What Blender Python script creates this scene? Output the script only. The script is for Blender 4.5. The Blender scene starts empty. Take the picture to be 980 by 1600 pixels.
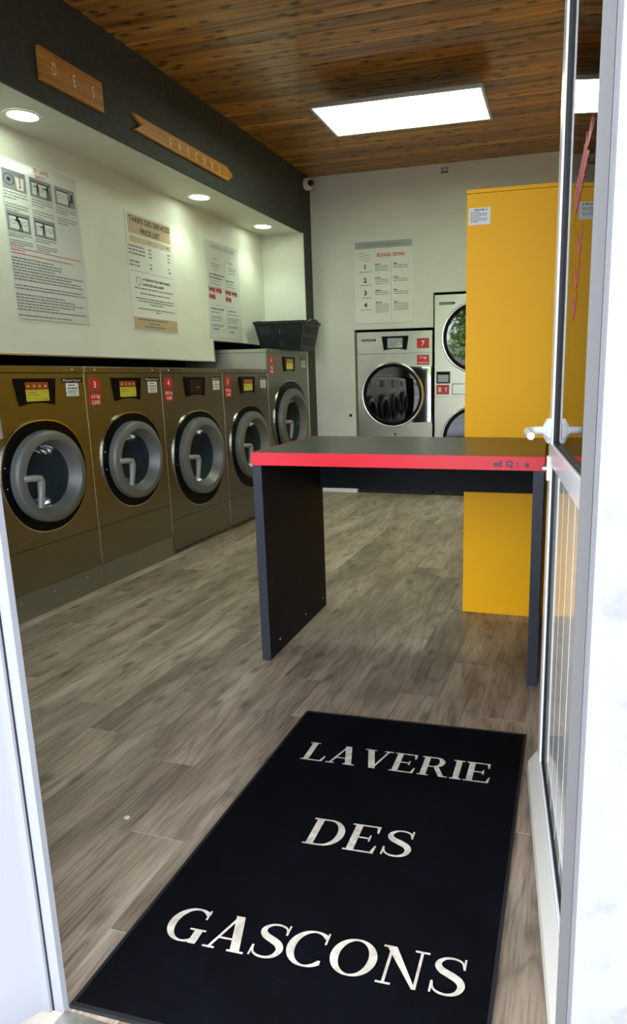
import bpy, bmesh, math, random
from mathutils import Matrix, Vector
random.seed(7)
S = bpy.context.scene
COL = S.collection

# ------------------------------------------------------------------ camera
EYE = 1.05
cam_d = bpy.data.cameras.new('camera')
cam = bpy.data.objects.new('camera', cam_d)
COL.objects.link(cam)
cam_d.sensor_fit = 'VERTICAL'
cam_d.sensor_height = 36.0
cam_d.sensor_width = 36.0 * 980 / 1600
cam_d.lens = 1033.08 / 1600 * 36.0
cam_d.shift_x = (490 - 600) / 1600
cam_d.clip_start = 0.02
R0 = (0.95955222, 0.28120582, -0.01352117)
R1 = (0.0436904, -0.19618538, -0.979593)
R2 = (-0.27811991, 0.93937989, -0.20053611)
cam.matrix_world = Matrix(((R0[0], -R1[0], -R2[0], 0), (R0[1], -R1[1], -R2[1], 0), (R0[2], -R1[2], -R2[2], EYE), (0, 0, 0, 1)))
S.camera = cam

# ------------------------------------------------------------------ sky and exposure
W = bpy.data.worlds.new('sky'); S.world = W; W.use_nodes = True
wn = W.node_tree.nodes; wl = W.node_tree.links
sky = wn.new('ShaderNodeTexSky'); sky.sky_type = 'NISHITA'; sky.sun_disc = False
sky.sun_elevation = math.radians(48); sky.sun_rotation = math.radians(25)
sky.air_density = 1.0; sky.dust_density = 2.5; sky.ozone_density = 1.0
hs = wn.new('ShaderNodeHueSaturation'); hs.inputs['Saturation'].default_value = 0.32
wl.new(sky.outputs[0], hs.inputs['Color']); wl.new(hs.outputs[0], wn['Background'].inputs[0])
wn['Background'].inputs[1].default_value = 1.7
# the sun stands behind the building: it lights the street's far side, not the shopfront
sun_d = bpy.data.lights.new('sun', 'SUN'); sun_d.energy = 5.0; sun_d.angle = 0.01; sun_d.color = (1, 0.95, 0.86)
sun = bpy.data.objects.new('sun', sun_d); COL.objects.link(sun)
sun.rotation_euler = (math.radians(-42), 0, math.radians(-25))
S.view_settings.view_transform = 'Standard'
S.view_settings.look = 'None'
S.view_settings.gamma = 1.0
S.view_settings.use_curve_mapping = False
S.view_settings.exposure = 0.35

# ------------------------------------------------------------------ helpers
def lin(c):
    if isinstance(c, str):
        c = tuple(int(c[i:i + 2], 16) / 255 for i in (0, 2, 4))
    return tuple((x / 12.92 if x <= 0.04045 else ((x + 0.055) / 1.055) ** 2.4) for x in c) + (1.0,)

MATS = {}
def mat(name, c, rough=0.5, metal=0.0, spec=0.5, emit=None, estr=0.0, coat=0.0, ior=None, sheen=0.0):
    m = bpy.data.materials.new(name); m.use_nodes = True
    b = m.node_tree.nodes['Principled BSDF']
    b.inputs['Base Color'].default_value = lin(c)
    b.inputs['Roughness'].default_value = rough
    b.inputs['Metallic'].default_value = metal
    b.inputs['Specular IOR Level'].default_value = spec
    b.inputs['Coat Weight'].default_value = coat
    b.inputs['Sheen Weight'].default_value = sheen
    if ior: b.inputs['IOR'].default_value = ior
    if emit:
        b.inputs['Emission Color'].default_value = lin(emit)
        b.inputs['Emission Strength'].default_value = estr
    MATS[name] = m
    return m

def nodes(m):
    t = m.node_tree
    return t, t.nodes, t.links, t.nodes['Principled BSDF']

def N(t, typ, **kw):
    n = t.nodes.new(typ)
    for k, v in kw.items(): setattr(n, k, v)
    return n

def ramp(t, stops):
    r = t.nodes.new('ShaderNodeValToRGB')
    e = r.color_ramp.elements
    while len(e) < len(stops): e.new(0.5)
    for i, (p, c) in enumerate(stops):
        e[i].position = p; e[i].color = lin(c) if not isinstance(c, (int, float)) else (c, c, c, 1)
    return r

class MB:
    """collects geometry for ONE mesh object"""
    def __init__(s): s.v = []; s.f = []; s.smooth = set()
    def add(s, vs, fs, smooth=False):
        o = len(s.v); s.v += [tuple(p) for p in vs]
        for f in fs:
            if smooth: s.smooth.add(len(s.f))
            s.f.append(tuple(i + o for i in f))
        return s
    def box(s, x0, x1, y0, y1, z0, z1, b=0.0):
        if b <= 0:
            vs = [(x, y, z) for x in (x0, x1) for y in (y0, y1) for z in (z0, z1)]
            return s.add(vs, [(0, 1, 3, 2), (4, 6, 7, 5), (0, 4, 5, 1), (2, 3, 7, 6), (0, 2, 6, 4), (1, 5, 7, 3)])
        b = min(b, abs(x1 - x0) * .49, abs(y1 - y0) * .49, abs(z1 - z0) * .49)
        bm = bmesh.new()
        vs = [bm.verts.new((x, y, z)) for x in (x0, x1) for y in (y0, y1) for z in (z0, z1)]
        for f in [(0, 1, 3, 2), (4, 6, 7, 5), (0, 4, 5, 1), (2, 3, 7, 6), (0, 2, 6, 4), (1, 5, 7, 3)]:
            bm.faces.new([vs[i] for i in f])
        bmesh.ops.recalc_face_normals(bm, faces=bm.faces)
        bmesh.ops.bevel(bm, geom=list(bm.edges), offset=b, segments=1, profile=0.5, affect='EDGES')
        bm.verts.index_update()
        s.add([v.co[:] for v in bm.verts], [[v.index for v in f.verts] for f in bm.faces])
        bm.free(); return s
    def prism(s, pts, a, b, axis='x', caps=True):
        """pts: 2-D outline (counter-clockwise); extruded between a and b along axis"""
        def P(p, h):
            return {'x': (h, p[0], p[1]), 'y': (p[0], h, p[1]), 'z': (p[0], p[1], h)}[axis]
        n = len(pts)
        vs = [P(p, a) for p in pts] + [P(p, b) for p in pts]
        fs = [(i, (i + 1) % n, n + (i + 1) % n, n + i) for i in range(n)]
        if caps: fs += [tuple(range(n))[::-1], tuple(range(n, 2 * n))]
        return s.add(vs, fs)
    def ringprism(s, outer, inner, a, b, axis='x', smooth=False):
        def P(p, h):
            return {'x': (h, p[0], p[1]), 'y': (p[0], h, p[1]), 'z': (p[0], p[1], h)}[axis]
        n = len(outer)
        vs = [P(p, a) for p in outer] + [P(p, b) for p in outer] + [P(p, a) for p in inner] + [P(p, b) for p in inner]
        fs = []
        for i in range(n):
            j = (i + 1) % n
            fs += [(i, j, n + j, n + i), (2 * n + i, 3 * n + i, 3 * n + j, 2 * n + j), (n + i, n + j, 3 * n + j, 3 * n + i), (i, 2 * n + i, 2 * n + j, j)]
        return s.add(vs, fs, smooth)
    def lathe(s, prof, n=48, c=(0, 0), axis='x', close=False, caps=False):
        """prof: list of (h, r) ; revolve round the axis through c"""
        vs = []
        for h, r in prof:
            for k in range(n):
                a = 2 * math.pi * k / n
                u, w = c[0] + r * math.cos(a), c[1] + r * math.sin(a)
                vs.append({'x': (h, u, w), 'y': (u, h, w), 'z': (u, w, h)}[axis])
        fs = []
        m = len(prof)
        for i in range(m - (0 if close else 1)):
            i2 = (i + 1) % m
            for k in range(n):
                k2 = (k + 1) % n
                fs.append((i * n + k, i * n + k2, i2 * n + k2, i2 * n + k))
        s.add(vs, fs, True)
        if caps:
            for i, rev in ((0, True), (m - 1, False)):
                if prof[i][1] > 1e-4:
                    f = tuple(i * n + k for k in range(n))
                    o = len(s.v) - len(vs)
                    s.f.append(tuple(x + o for x in (f[::-1] if rev else f)))
        return s
    def tube(s, path, r, n=10):
        path = [Vector(p) for p in path]
        rr = r if isinstance(r, (list, tuple)) else [r] * len(path)
        vs = []; ref = None
        for i, p in enumerate(path):
            t = (path[min(i + 1, len(path) - 1)] - path[max(i - 1, 0)]).normalized()
            if ref is None:
                ref = Vector((0, 0, 1)) if abs(t.z) < .9 else Vector((1, 0, 0))
            a = t.cross(ref).normalized(); b = a.cross(t).normalized(); ref = b
            for k in range(n):
                g = 2 * math.pi * k / n
                vs.append(p + (a * math.cos(g) + b * math.sin(g)) * rr[i])
        fs = []
        for i in range(len(path) - 1):
            for k in range(n):
                k2 = (k + 1) % n
                fs.append((i * n + k, i * n + k2, (i + 1) * n + k2, (i + 1) * n + k))
        s.add(vs, fs, True)
        o = len(s.v) - len(vs)
        s.f.append(tuple(o + k for k in range(n))[::-1]); s.f.append(tuple(o + (len(path) - 1) * n + k for k in range(n)))
        return s
    def mesh(s, name):
        me = bpy.data.meshes.new(name)
        me.from_pydata(s.v, [], s.f)
        bm = bmesh.new(); bm.from_mesh(me)
        bmesh.ops.recalc_face_normals(bm, faces=bm.faces)
        bm.to_mesh(me); bm.free()
        if s.smooth:
            for i in s.smooth:
                if i < len(me.polygons): me.polygons[i].use_smooth = True
            me.set_sharp_from_angle(angle=math.radians(35))
        return me
    def build(s, name, m, parent=None, loc=None):
        me = s.mesh(name); me.materials.append(m)
        o = bpy.data.objects.new(name, me); COL.objects.link(o)
        if parent: o.parent = parent
        if loc: o.location = loc
        return o

def obj(name, me, parent=None, loc=(0, 0, 0)):
    o = bpy.data.objects.new(name, me); COL.objects.link(o)
    if parent: o.parent = parent
    o.location = loc
    return o

def thing(name, label, cat, loc=(0, 0, 0), rz=0.0, group=None, kind=None):
    o = bpy.data.objects.new(name, None); COL.objects.link(o)
    o.empty_display_size = 0.1
    o.location = loc; o.rotation_euler = (0, 0, rz)
    tag(o, label, cat, group, kind)
    return o

def tag(o, label=None, cat=None, group=None, kind=None):
    if label: o['label'] = label
    if cat: o['category'] = cat
    if group: o['group'] = group
    if kind: o['kind'] = kind
    return o

def structure(name, mb, m, label):
    o = mb.build(name, m)
    o['kind'] = 'structure'; o['label'] = label
    return o

def rrect(y0, y1, z0, z1, r, n=5):
    pts = []
    for cx, cz, a0 in ((y1 - r, z0 + r, -90), (y1 - r, z1 - r, 0), (y0 + r, z1 - r, 90), (y0 + r, z0 + r, 180)):
        for k in range(n + 1):
            a = math.radians(a0 + 90 * k / n)
            pts.append((cx + r * math.cos(a), cz + r * math.sin(a)))
    return pts

# text made from the built-in font: lies in the local (y, z) plane and faces +x
def text(name, s, h, u, v, parent, m, out=0.0, width=None, align='C', bold=0.0, sx=1.0, axis='x'):
    cu = bpy.data.curves.new('txt', 'FONT'); cu.body = s; cu.size = 1.0; cu.offset = bold
    cu.resolution_u = 3
    to = bpy.data.objects.new('txt', cu); COL.objects.link(to)
    dg = bpy.context.evaluated_depsgraph_get()
    me = bpy.data.meshes.new_from_object(to.evaluated_get(dg))
    bpy.data.objects.remove(to); bpy.data.curves.remove(cu)
    if not me.vertices: return None
    xs = [p.co.x for p in me.vertices]; ys = [p.co.y for p in me.vertices]
    x0, x1 = min(xs), max(xs); y0, y1 = min(0, min(ys)) if False else min(ys), max(ys)
    k = h / 0.70                                        # the font's capital height is about 0.70
    kx = k * sx
    if width: kx = width / (x1 - x0)
    off = {'C': (x0 + x1) / 2, 'L': x0, 'R': x1}[align]
    for p in me.vertices:
        x, y = p.co.x, p.co.y
        if axis == 'x': p.co = (out, u + (x - off) * kx, v + y * k)
        else: p.co = (u + (x - off) * kx, v + y * k, out)
    me.materials.clear(); me.materials.append(m)
    me.name = name
    return obj(name, me, parent)

def greek(name, lines, h, parent, m, out, seed=0):
    """illegible small print: rows of word-length dashes; lines = [(u0, u1, v)]"""
    rnd = random.Random(seed)
    mb = MB()
    for (u0, u1, v) in lines:
        u = u0
        while u < u1 - h:
            w = min(rnd.uniform(1.2, 5.0) * h, u1 - u)
            mb.add([(out, u, v), (out, u + w, v), (out, u + w, v + h), (out, u, v + h)], [(0, 1, 2, 3)])
            u += w + h * 0.7
    return tag(mb.build(name, m, parent), kind='stuff')

def quad(name, u0, u1, v0, v1, parent, m, out, thick=0.0008):
    return MB().box(out - thick, out, u0, u1, v0, v1).build(name, m, parent)

# ------------------------------------------------------------------ materials
def noise_col(m, c1, c2, scale=(1, 1, 1), nscale=4.0, detail=4.0, lo=0.35, hi=0.65, bump=0.0, rough=None, rand=0.0):
    t, n, l, b = nodes(m)
    tc = N(t, 'ShaderNodeTexCoord'); mp = N(t, 'ShaderNodeMapping'); mp.inputs['Scale'].default_value = scale
    l.new(tc.outputs['Object'], mp.inputs['Vector'])
    vec = mp.outputs['Vector']
    if rand:
        oi = N(t, 'ShaderNodeObjectInfo'); ad = N(t, 'ShaderNodeVectorMath', operation='ADD'); mu = N(t, 'ShaderNodeVectorMath', operation='SCALE')
        cx = N(t, 'ShaderNodeCombineXYZ')
        for i in range(3): l.new(oi.outputs['Random'], cx.inputs[i])
        l.new(cx.outputs[0], mu.inputs[0]); mu.inputs['Scale'].default_value = 37.0 * rand
        l.new(vec, ad.inputs[0]); l.new(mu.outputs[0], ad.inputs[1]); vec = ad.outputs[0]
    ns = N(t, 'ShaderNodeTexNoise'); ns.inputs['Scale'].default_value = nscale; ns.inputs['Detail'].default_value = detail
    l.new(vec, ns.inputs['Vector'])
    r = ramp(t, [(lo, c1), (hi, c2)])
    l.new(ns.outputs['Fac'], r.inputs['Fac']); l.new(r.outputs['Color'], b.inputs['Base Color'])
    if bump:
        bp = N(t, 'ShaderNodeBump'); bp.inputs['Strength'].default_value = bump; bp.inputs['Distance'].default_value = 0.002
        l.new(ns.outputs['Fac'], bp.inputs['Height']); l.new(bp.outputs[0], b.inputs['Normal'])
    if rough:
        r2 = ramp(t, [(lo, rough[0]), (hi, rough[1])])
        l.new(ns.outputs['Fac'], r2.inputs['Fac']); l.new(r2.outputs['Color'], b.inputs['Roughness'])
    return m

def brushed(name, c1, c2, r0, r1, scale):
    m = mat(name, c1, 0.35, 1.0)
    return noise_col(m, c1, c2, scale, 6.0, 3.0, 0.3, 0.7, bump=0.0, rough=(r0, r1), rand=1.0)

M_wall = noise_col(mat('white wall paint', 'CFD1C9', 0.7), 'CCCEC6', 'D3D5CD', (1, 1, 1), 3.0)
M_niche = noise_col(mat('niche wall paint', 'D6D8CB', 0.55), 'D3D5C8', 'DADCCF', (1, 1, 1), 3.0)
M_fascia = noise_col(mat('anthracite paint', '3B3E3D', 0.75), '383B3A', '414443', (1, 1, 1), 30.0, bump=0.15)
M_black = mat('matt black', '0C0D10', 0.6)
M_gap = mat('black recess', '060607', 0.9)
M_blackgloss = mat('gloss black plastic', '07080C', 0.30, spec=0.12)
M_blackpanel = mat('satin black plastic', '101319', 0.35)
M_steel = brushed('washer stainless steel', '858579', '8E8D83', 0.30, 0.34, (1, 0.8, 40))
M_steel2 = mat('dryer stainless steel', 'CBC7BC', 0.27, 1.0)
M_plinth = mat('galvanised plinth', '8B8C80', 0.5, 0.8)
M_flank = mat('lightened steel flank', 'B9BAAE', 0.42, 0.7)  # flank steel lightened in colour to carry the daylight falling on it
M_edge = mat('bright steel edge', 'E4E2D8', 0.18, 1.0)
M_grey = mat('grey door plastic', '6C6E6C', 0.42, 0.25)
M_handle = mat('grey handle plastic', '8E8F8D', 0.4, 0.2)
M_chrome = mat('chrome', 'EDEDED', 0.04, 1.0)
M_ring = mat('satin chrome', 'F2F1EE', 0.22, 1.0)
M_screw = mat('screw head', 'E8E8E6', 0.2, 1.0)
M_red = mat('red tag', 'C32C30', 0.4)
M_redt = mat('red print', 'B83434', 0.5)
M_white = mat('white print', 'F4F2EE', 0.5)
M_stick = mat('sticker paper', 'E9EBE6', 0.5)
M_green = mat('green print', '2F8468', 0.5)
M_ink = mat('black ink', '17181A', 0.5)
M_ink2 = mat('grey ink', '6E7171', 0.6)
M_navy = noise_col(mat('black laminate', '14161A', 0.6, spec=0.2), '131519', '181A1F', (1, 1, 1), 12.0)
M_navyedge = mat('slate grey laminate', '282D3A', 0.45)
M_topred = mat('red edge banding', 'EE2438', 0.35)
M_tabletop = noise_col(mat('black laminate top', '26262A', 0.3), '242428', '2A2A2E', (1, 1, 1), 10.0)
M_yellow = noise_col(mat('yellow painted panel', 'F7B500', 0.5, spec=0.25), 'FBB400', 'FDBA00', (1, 1, 1), 2.0)
M_paper = mat('paper', 'E6E8EA', 0.6)
M_pvc = mat('white pvc', 'EFF0F0', 0.25, coat=0.2)
M_frame = mat('dimmed white pvc', '97989E', 0.35)  # white pvc with its colour darkened to offset the strong daylight
M_post = mat('shade greyed pvc post', '747271', 0.6)  # pvc greyed so that the post's shade sits in the colour
M_pvcgloss = mat('glossy white pvc panel', 'DEDDD8', 0.09, coat=0.5)
M_beige = mat('light grey weather bar', 'CFCAC0', 0.35)
M_gasket = mat('black rubber gasket', '121018', 0.5)
M_plaque = mat('clear poster sheet', 'C9CDC8', 0.18, coat=0.3)
M_plaque2 = mat('white poster sheet', 'DADBD6', 0.22, coat=0.3)
M_edgeplq = mat('poster edge', 'B7BBB4', 0.2)
M_tan = mat('tan print', 'B7A184', 0.5)
M_tan2 = mat('beige print', 'C0AE92', 0.5)
M_greyp = mat('grey print', '7C7E85', 0.5)
M_greyband = mat('grey band print', '9EA19F', 0.5)
M_dark = mat('dark drum glass', '08090B', 0.06, coat=0.5)
M_dglass = mat('dark dryer glass', '050607', 0.03, ior=2.0, coat=0.3)
M_alu = mat('aluminium', 'C7C5C0', 0.3, 1.0)
M_cctv = mat('white camera plastic', 'DADAD5', 0.35)
M_lens = mat('camera lens', '08080A', 0.08, coat=0.5)
M_basket = mat('dark blue green plastic', '0F171B', 0.38)
M_sill = noise_col(mat('worn sill', 'A9A69C', 0.4, 0.6), '8A867C', 'B4B1A8', (4, 4, 4), 6.0)
M_lamp = mat('lamp diffuser', 'FFFFFF', 0.5, emit=(0.91, 1.0, 0.88), estr=13.0)
M_spot = mat('downlight lens', 'FFFFFF', 0.5, emit=(0.95, 1.0, 0.90), estr=20.0)
M_scr_y = mat('screen yellow', '101004', 0.2, emit='C9C23A', estr=0.36)
M_scr_o = mat('screen orange', '140804', 0.2, emit='A8501C', estr=0.3)
M_scr_d = mat('screen dark', '1A1412', 0.15)
M_scr_g = mat('screen grey', '7E8580', 0.15, emit='8A928C', estr=0.2)
M_wire = mat('lamp wire', '8E8A80', 0.4, 0.8)
M_wood_sign = mat('sign wood', 'B57B3E', 0.5)
M_concrete = noise_col(mat('street asphalt', '77767A', 0.9), '6D6C70', '85848A', (1, 1, 1), 8.0, bump=0.3)

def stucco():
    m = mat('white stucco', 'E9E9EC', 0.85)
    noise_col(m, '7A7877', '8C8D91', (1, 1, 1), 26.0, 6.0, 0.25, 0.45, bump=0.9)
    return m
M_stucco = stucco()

def oak():
    m = mat('grey oak plank', '8A7B6C', 0.42)
    t, n, l, b = nodes(m)
    tc = N(t, 'ShaderNodeTexCoord'); oi = N(t, 'ShaderNodeObjectInfo')
    sc = N(t, 'ShaderNodeVectorMath', operation='SCALE'); cx = N(t, 'ShaderNodeCombineXYZ')
    for i in range(3): l.new(oi.outputs['Random'], cx.inputs[i])
    l.new(cx.outputs[0], sc.inputs[0]); sc.inputs['Scale'].default_value = 53.0
    ad = N(t, 'ShaderNodeVectorMath', operation='ADD'); l.new(tc.outputs['Object'], ad.inputs[0]); l.new(sc.outputs[0], ad.inputs[1])
    mp = N(t, 'ShaderNodeMapping'); mp.inputs['Scale'].default_value = (7.5, 1.3, 1); l.new(ad.outputs[0], mp.inputs['Vector'])
    # cathedral grain: contour lines of a soft noise, strongly stretched along the board
    n1 = N(t, 'ShaderNodeTexNoise'); n1.inputs['Scale'].default_value = 1.1; n1.inputs['Detail'].default_value = 2.5; n1.inputs['Distortion'].default_value = 0.7
    l.new(mp.outputs[0], n1.inputs['Vector'])
    mul = N(t, 'ShaderNodeMath', operation='MULTIPLY'); mul.inputs[1].default_value = 10.0; l.new(n1.outputs['Fac'], mul.inputs[0])
    fr = N(t, 'ShaderNodeMath', operation='PINGPONG'); fr.inputs[1].default_value = 1.0; l.new(mul.outputs[0], fr.inputs[0])
    # fine pores
    mp2 = N(t, 'ShaderNodeMapping'); mp2.inputs['Scale'].default_value = (150, 9, 1); l.new(ad.outputs[0], mp2.inputs['Vector'])
    n2 = N(t, 'ShaderNodeTexNoise'); n2.inputs['Scale'].default_value = 1.0; n2.inputs['Detail'].default_value = 5.0; l.new(mp2.outputs[0], n2.inputs['Vector'])
    # broad tone patches
    mp3 = N(t, 'ShaderNodeMapping'); mp3.inputs['Scale'].default_value = (9, 2.2, 1); l.new(ad.outputs[0], mp3.inputs['Vector'])
    n3 = N(t, 'ShaderNodeTexNoise'); n3.inputs['Scale'].default_value = 1.0; n3.inputs['Detail'].default_value = 3.0; l.new(mp3.outputs[0], n3.inputs['Vector'])
    r3 = ramp(t, [(0.25, '80705F'), (0.5, 'A5937F'), (0.75, 'C2B29E')]); l.new(n3.outputs['Fac'], r3.inputs['Fac'])
    rg = ramp(t, [(0.0, 0.55), (0.25, 0.92), (1.0, 1.08)]); l.new(fr.outputs[0], rg.inputs['Fac'])
    rp = ramp(t, [(0.34, 0.62), (0.54, 1.06)]); l.new(n2.outputs['Fac'], rp.inputs['Fac'])
    m1 = N(t, 'ShaderNodeMix', data_type='RGBA', blend_type='MULTIPLY'); m1.inputs['Factor'].default_value = 0.75
    l.new(r3.outputs[0], m1.inputs['A']); l.new(rg.outputs[0], m1.inputs['B'])
    m2 = N(t, 'ShaderNodeMix', data_type='RGBA', blend_type='MULTIPLY'); m2.inputs['Factor'].default_value = 0.9
    l.new(m1.outputs['Result'], m2.inputs['A']); l.new(rp.outputs[0], m2.inputs['B'])
    # knots
    vo = N(t, 'ShaderNodeTexVoronoi', voronoi_dimensions='2D'); vo.inputs['Scale'].default_value = 1.0
    mp4 = N(t, 'ShaderNodeMapping'); mp4.inputs['Scale'].default_value = (5.5, 2.6, 1); l.new(ad.outputs[0], mp4.inputs['Vector']); l.new(mp4.outputs[0], vo.inputs['Vector'])
    rk = ramp(t, [(0.02, 0.35), (0.12, 1.0)]); l.new(vo.outputs['Distance'], rk.inputs['Fac'])
    m3 = N(t, 'ShaderNodeMix', data_type='RGBA', blend_type='MULTIPLY'); m3.inputs['Factor'].default_value = 0.8
    l.new(m2.outputs['Result'], m3.inputs['A']); l.new(rk.outputs[0], m3.inputs['B'])
    # each board its own tone
    rt = ramp(t, [(0.0, 0.80), (1.0, 1.14)]); l.new(oi.outputs['Random'], rt.inputs['Fac'])
    m4 = N(t, 'ShaderNodeMix', data_type='RGBA', blend_type='MULTIPLY'); m4.inputs['Factor'].default_value = 1.0
    l.new(m3.outputs['Result'], m4.inputs['A']); l.new(rt.outputs[0], m4.inputs['B'])
    l.new(m4.outputs['Result'], b.inputs['Base Color'])
    bp = N(t, 'ShaderNodeBump'); bp.inputs['Strength'].default_value = 0.12; bp.inputs['Distance'].default_value = 0.001
    l.new(n2.outputs['Fac'], bp.inputs['Height']); l.new(bp.outputs[0], b.inputs['Normal'])
    return m
M_oak = oak()
M_seam = mat('pale floor seam', 'D2C8BA', 0.6)

def pine():
    m = mat('varnished pine board', '8E5A2A', 0.32, coat=0.15)
    t, n, l, b = nodes(m)
    tc = N(t, 'ShaderNodeTexCoord'); oi = N(t, 'ShaderNodeObjectInfo')
    sc = N(t, 'ShaderNodeVectorMath', operation='SCALE'); cx = N(t, 'ShaderNodeCombineXYZ')
    for i in range(3): l.new(oi.outputs['Random'], cx.inputs[i])
    l.new(cx.outputs[0], sc.inputs[0]); sc.inputs['Scale'].default_value = 91.0
    ad = N(t, 'ShaderNodeVectorMath', operation='ADD'); l.new(tc.outputs['Object'], ad.inputs[0]); l.new(sc.outputs[0], ad.inputs[1])
    mp = N(t, 'ShaderNodeMapping'); mp.inputs['Scale'].default_value = (1.0, 22, 1); l.new(ad.outputs[0], mp.inputs['Vector'])
    n1 = N(t, 'ShaderNodeTexNoise'); n1.inputs['Scale'].default_value = 1.2; n1.inputs['Detail'].default_value = 5.0; n1.inputs['Distortion'].default_value = 0.6
    l.new(mp.outputs[0], n1.inputs['Vector'])
    r = ramp(t, [(0.28, '70481C'), (0.5, 'AC7834'), (0.72, 'D6A256')]); l.new(n1.outputs['Fac'], r.inputs['Fac'])
    mp2 = N(t, 'ShaderNodeMapping'); mp2.inputs['Scale'].default_value = (4.6, 11.0, 1); l.new(ad.outputs[0], mp2.inputs['Vector'])
    vo = N(t, 'ShaderNodeTexVoronoi', voronoi_dimensions='2D'); vo.inputs['Scale'].default_value = 1.0; l.new(mp2.outputs[0], vo.inputs['Vector'])
    rk = ramp(t, [(0.07, 0.05), (0.12, 0.45), (0.20, 1.0)]); l.new(vo.outputs['Distance'], rk.inputs['Fac'])
    m1 = N(t, 'ShaderNodeMix', data_type='RGBA', blend_type='MULTIPLY'); m1.inputs['Factor'].default_value = 0.85
    l.new(r.outputs[0], m1.inputs['A']); l.new(rk.outputs[0], m1.inputs['B'])
    rt = ramp(t, [(0.0, 0.66), (1.0, 1.2)]); l.new(oi.outputs['Random'], rt.inputs['Fac'])
    m4 = N(t, 'ShaderNodeMix', data_type='RGBA', blend_type='MULTIPLY'); m4.inputs['Factor'].default_value = 1.0
    l.new(m1.outputs['Result'], m4.inputs['A']); l.new(rt.outputs[0], m4.inputs['B'])
    l.new(m4.outputs['Result'], b.inputs['Base Color'])
    return m
M_pine = pine()
noise_col(M_wood_sign, 'A5691F', 'CF9440', (1, 1.2, 26), 2.0, 5.0, 0.3, 0.7)

def mat_carpet():
    m = mat('black mat pile', '030408', 0.9, sheen=0.0, spec=0.08)
    t, n, l, b = nodes(m)
    tc = N(t, 'ShaderNodeTexCoord')
    n1 = N(t, 'ShaderNodeTexNoise'); n1.inputs['Scale'].default_value = 7.0; n1.inputs['Detail'].default_value = 8.0; n1.inputs['Roughness'].default_value = 0.7
    l.new(tc.outputs['Object'], n1.inputs['Vector'])
    r = ramp(t, [(0.4, '040508'), (0.62, '070911'), (0.8, '10141F')]); l.new(n1.outputs['Fac'], r.inputs['Fac']); l.new(r.outputs[0], b.inputs['Base Color'])
    n2 = N(t, 'ShaderNodeTexNoise'); n2.inputs['Scale'].default_value = 700.0; n2.inputs['Detail'].default_value = 2.0
    l.new(tc.outputs['Object'], n2.inputs['Vector'])
    bp = N(t, 'ShaderNodeBump'); bp.inputs['Strength'].default_value = 0.6; bp.inputs['Distance'].default_value = 0.003
    l.new(n2.outputs['Fac'], bp.inputs['Height']); l.new(bp.outputs[0], b.inputs['Normal'])
    b.inputs['Sheen Tint'].default_value = (0.35, 0.45, 0.9, 1)
    return m
M_mat = mat_carpet()
M_matprint = noise_col(mat('cream mat lettering', 'CFC5B4', 0.7), 'B9AE9C', 'DED6C8', (1, 1, 1), 60.0, 6.0, 0.35, 0.65)

def window_glass():
    m = bpy.data.materials.new('window glass'); m.use_nodes = True
    t = m.node_tree; t.nodes.clear()
    o = N(t, 'ShaderNodeOutputMaterial'); mx = N(t, 'ShaderNodeMixShader'); fr = N(t, 'ShaderNodeFresnel'); fr.inputs['IOR'].default_value = 1.55
    tr = N(t, 'ShaderNodeBsdfTransparent'); tr.inputs['Color'].default_value = (0.86, 0.88, 0.87, 1)
    gl = N(t, 'ShaderNodeBsdfGlossy'); gl.inputs['Roughness'].default_value = 0.0
    t.links.new(fr.outputs[0], mx.inputs[0]); t.links.new(tr.outputs[0], mx.inputs[1]); t.links.new(gl.outputs[0], mx.inputs[2]); t.links.new(mx.outputs[0], o.inputs[0])
    return m
M_glass = window_glass()

def tinted_glass():
    m = bpy.data.materials.new('dark tinted bowl glass'); m.use_nodes = True
    t = m.node_tree; t.nodes.clear()
    o = N(t, 'ShaderNodeOutputMaterial'); mx = N(t, 'ShaderNodeMixShader'); fr = N(t, 'ShaderNodeFresnel'); fr.inputs['IOR'].default_value = 1.16
    tr = N(t, 'ShaderNodeBsdfTransparent'); tr.inputs['Color'].default_value = (0.50, 0.55, 0.58, 1)
    gl = N(t, 'ShaderNodeBsdfGlossy'); gl.inputs['Roughness'].default_value = 0.12
    df = N(t, 'ShaderNodeBsdfDiffuse'); df.inputs['Color'].default_value = lin('424D54'); m2 = N(t, 'ShaderNodeMixShader'); m2.inputs[0].default_value = 0.55
    t.links.new(tr.outputs[0], m2.inputs[1]); t.links.new(df.outputs[0], m2.inputs[2])
    t.links.new(fr.outputs[0], mx.inputs[0]); t.links.new(m2.outputs[0], mx.inputs[1]); t.links.new(gl.outputs[0], mx.inputs[2]); t.links.new(mx.outputs[0], o.inputs[0])
    return m
M_bowl = tinted_glass()
M_drum = mat('drum steel', '5A5D60', 0.5, 0.8)

# ------------------------------------------------------------------ dimensions of the room
XM = -2.328        # front plane of the washers and of the fascia above them
XN = -2.715        # back wall of the niche over the washers
YB = 5.735         # back wall
ZC = 2.74          # ceiling
ZS = 2.257         # soffit over the niche
XR = 1.05          # right wall
YF = 0.78          # inner face of the shopfront
YG = 0.738         # front end of the floor at the sill
YE = 5.55          # end of the niche

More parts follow.
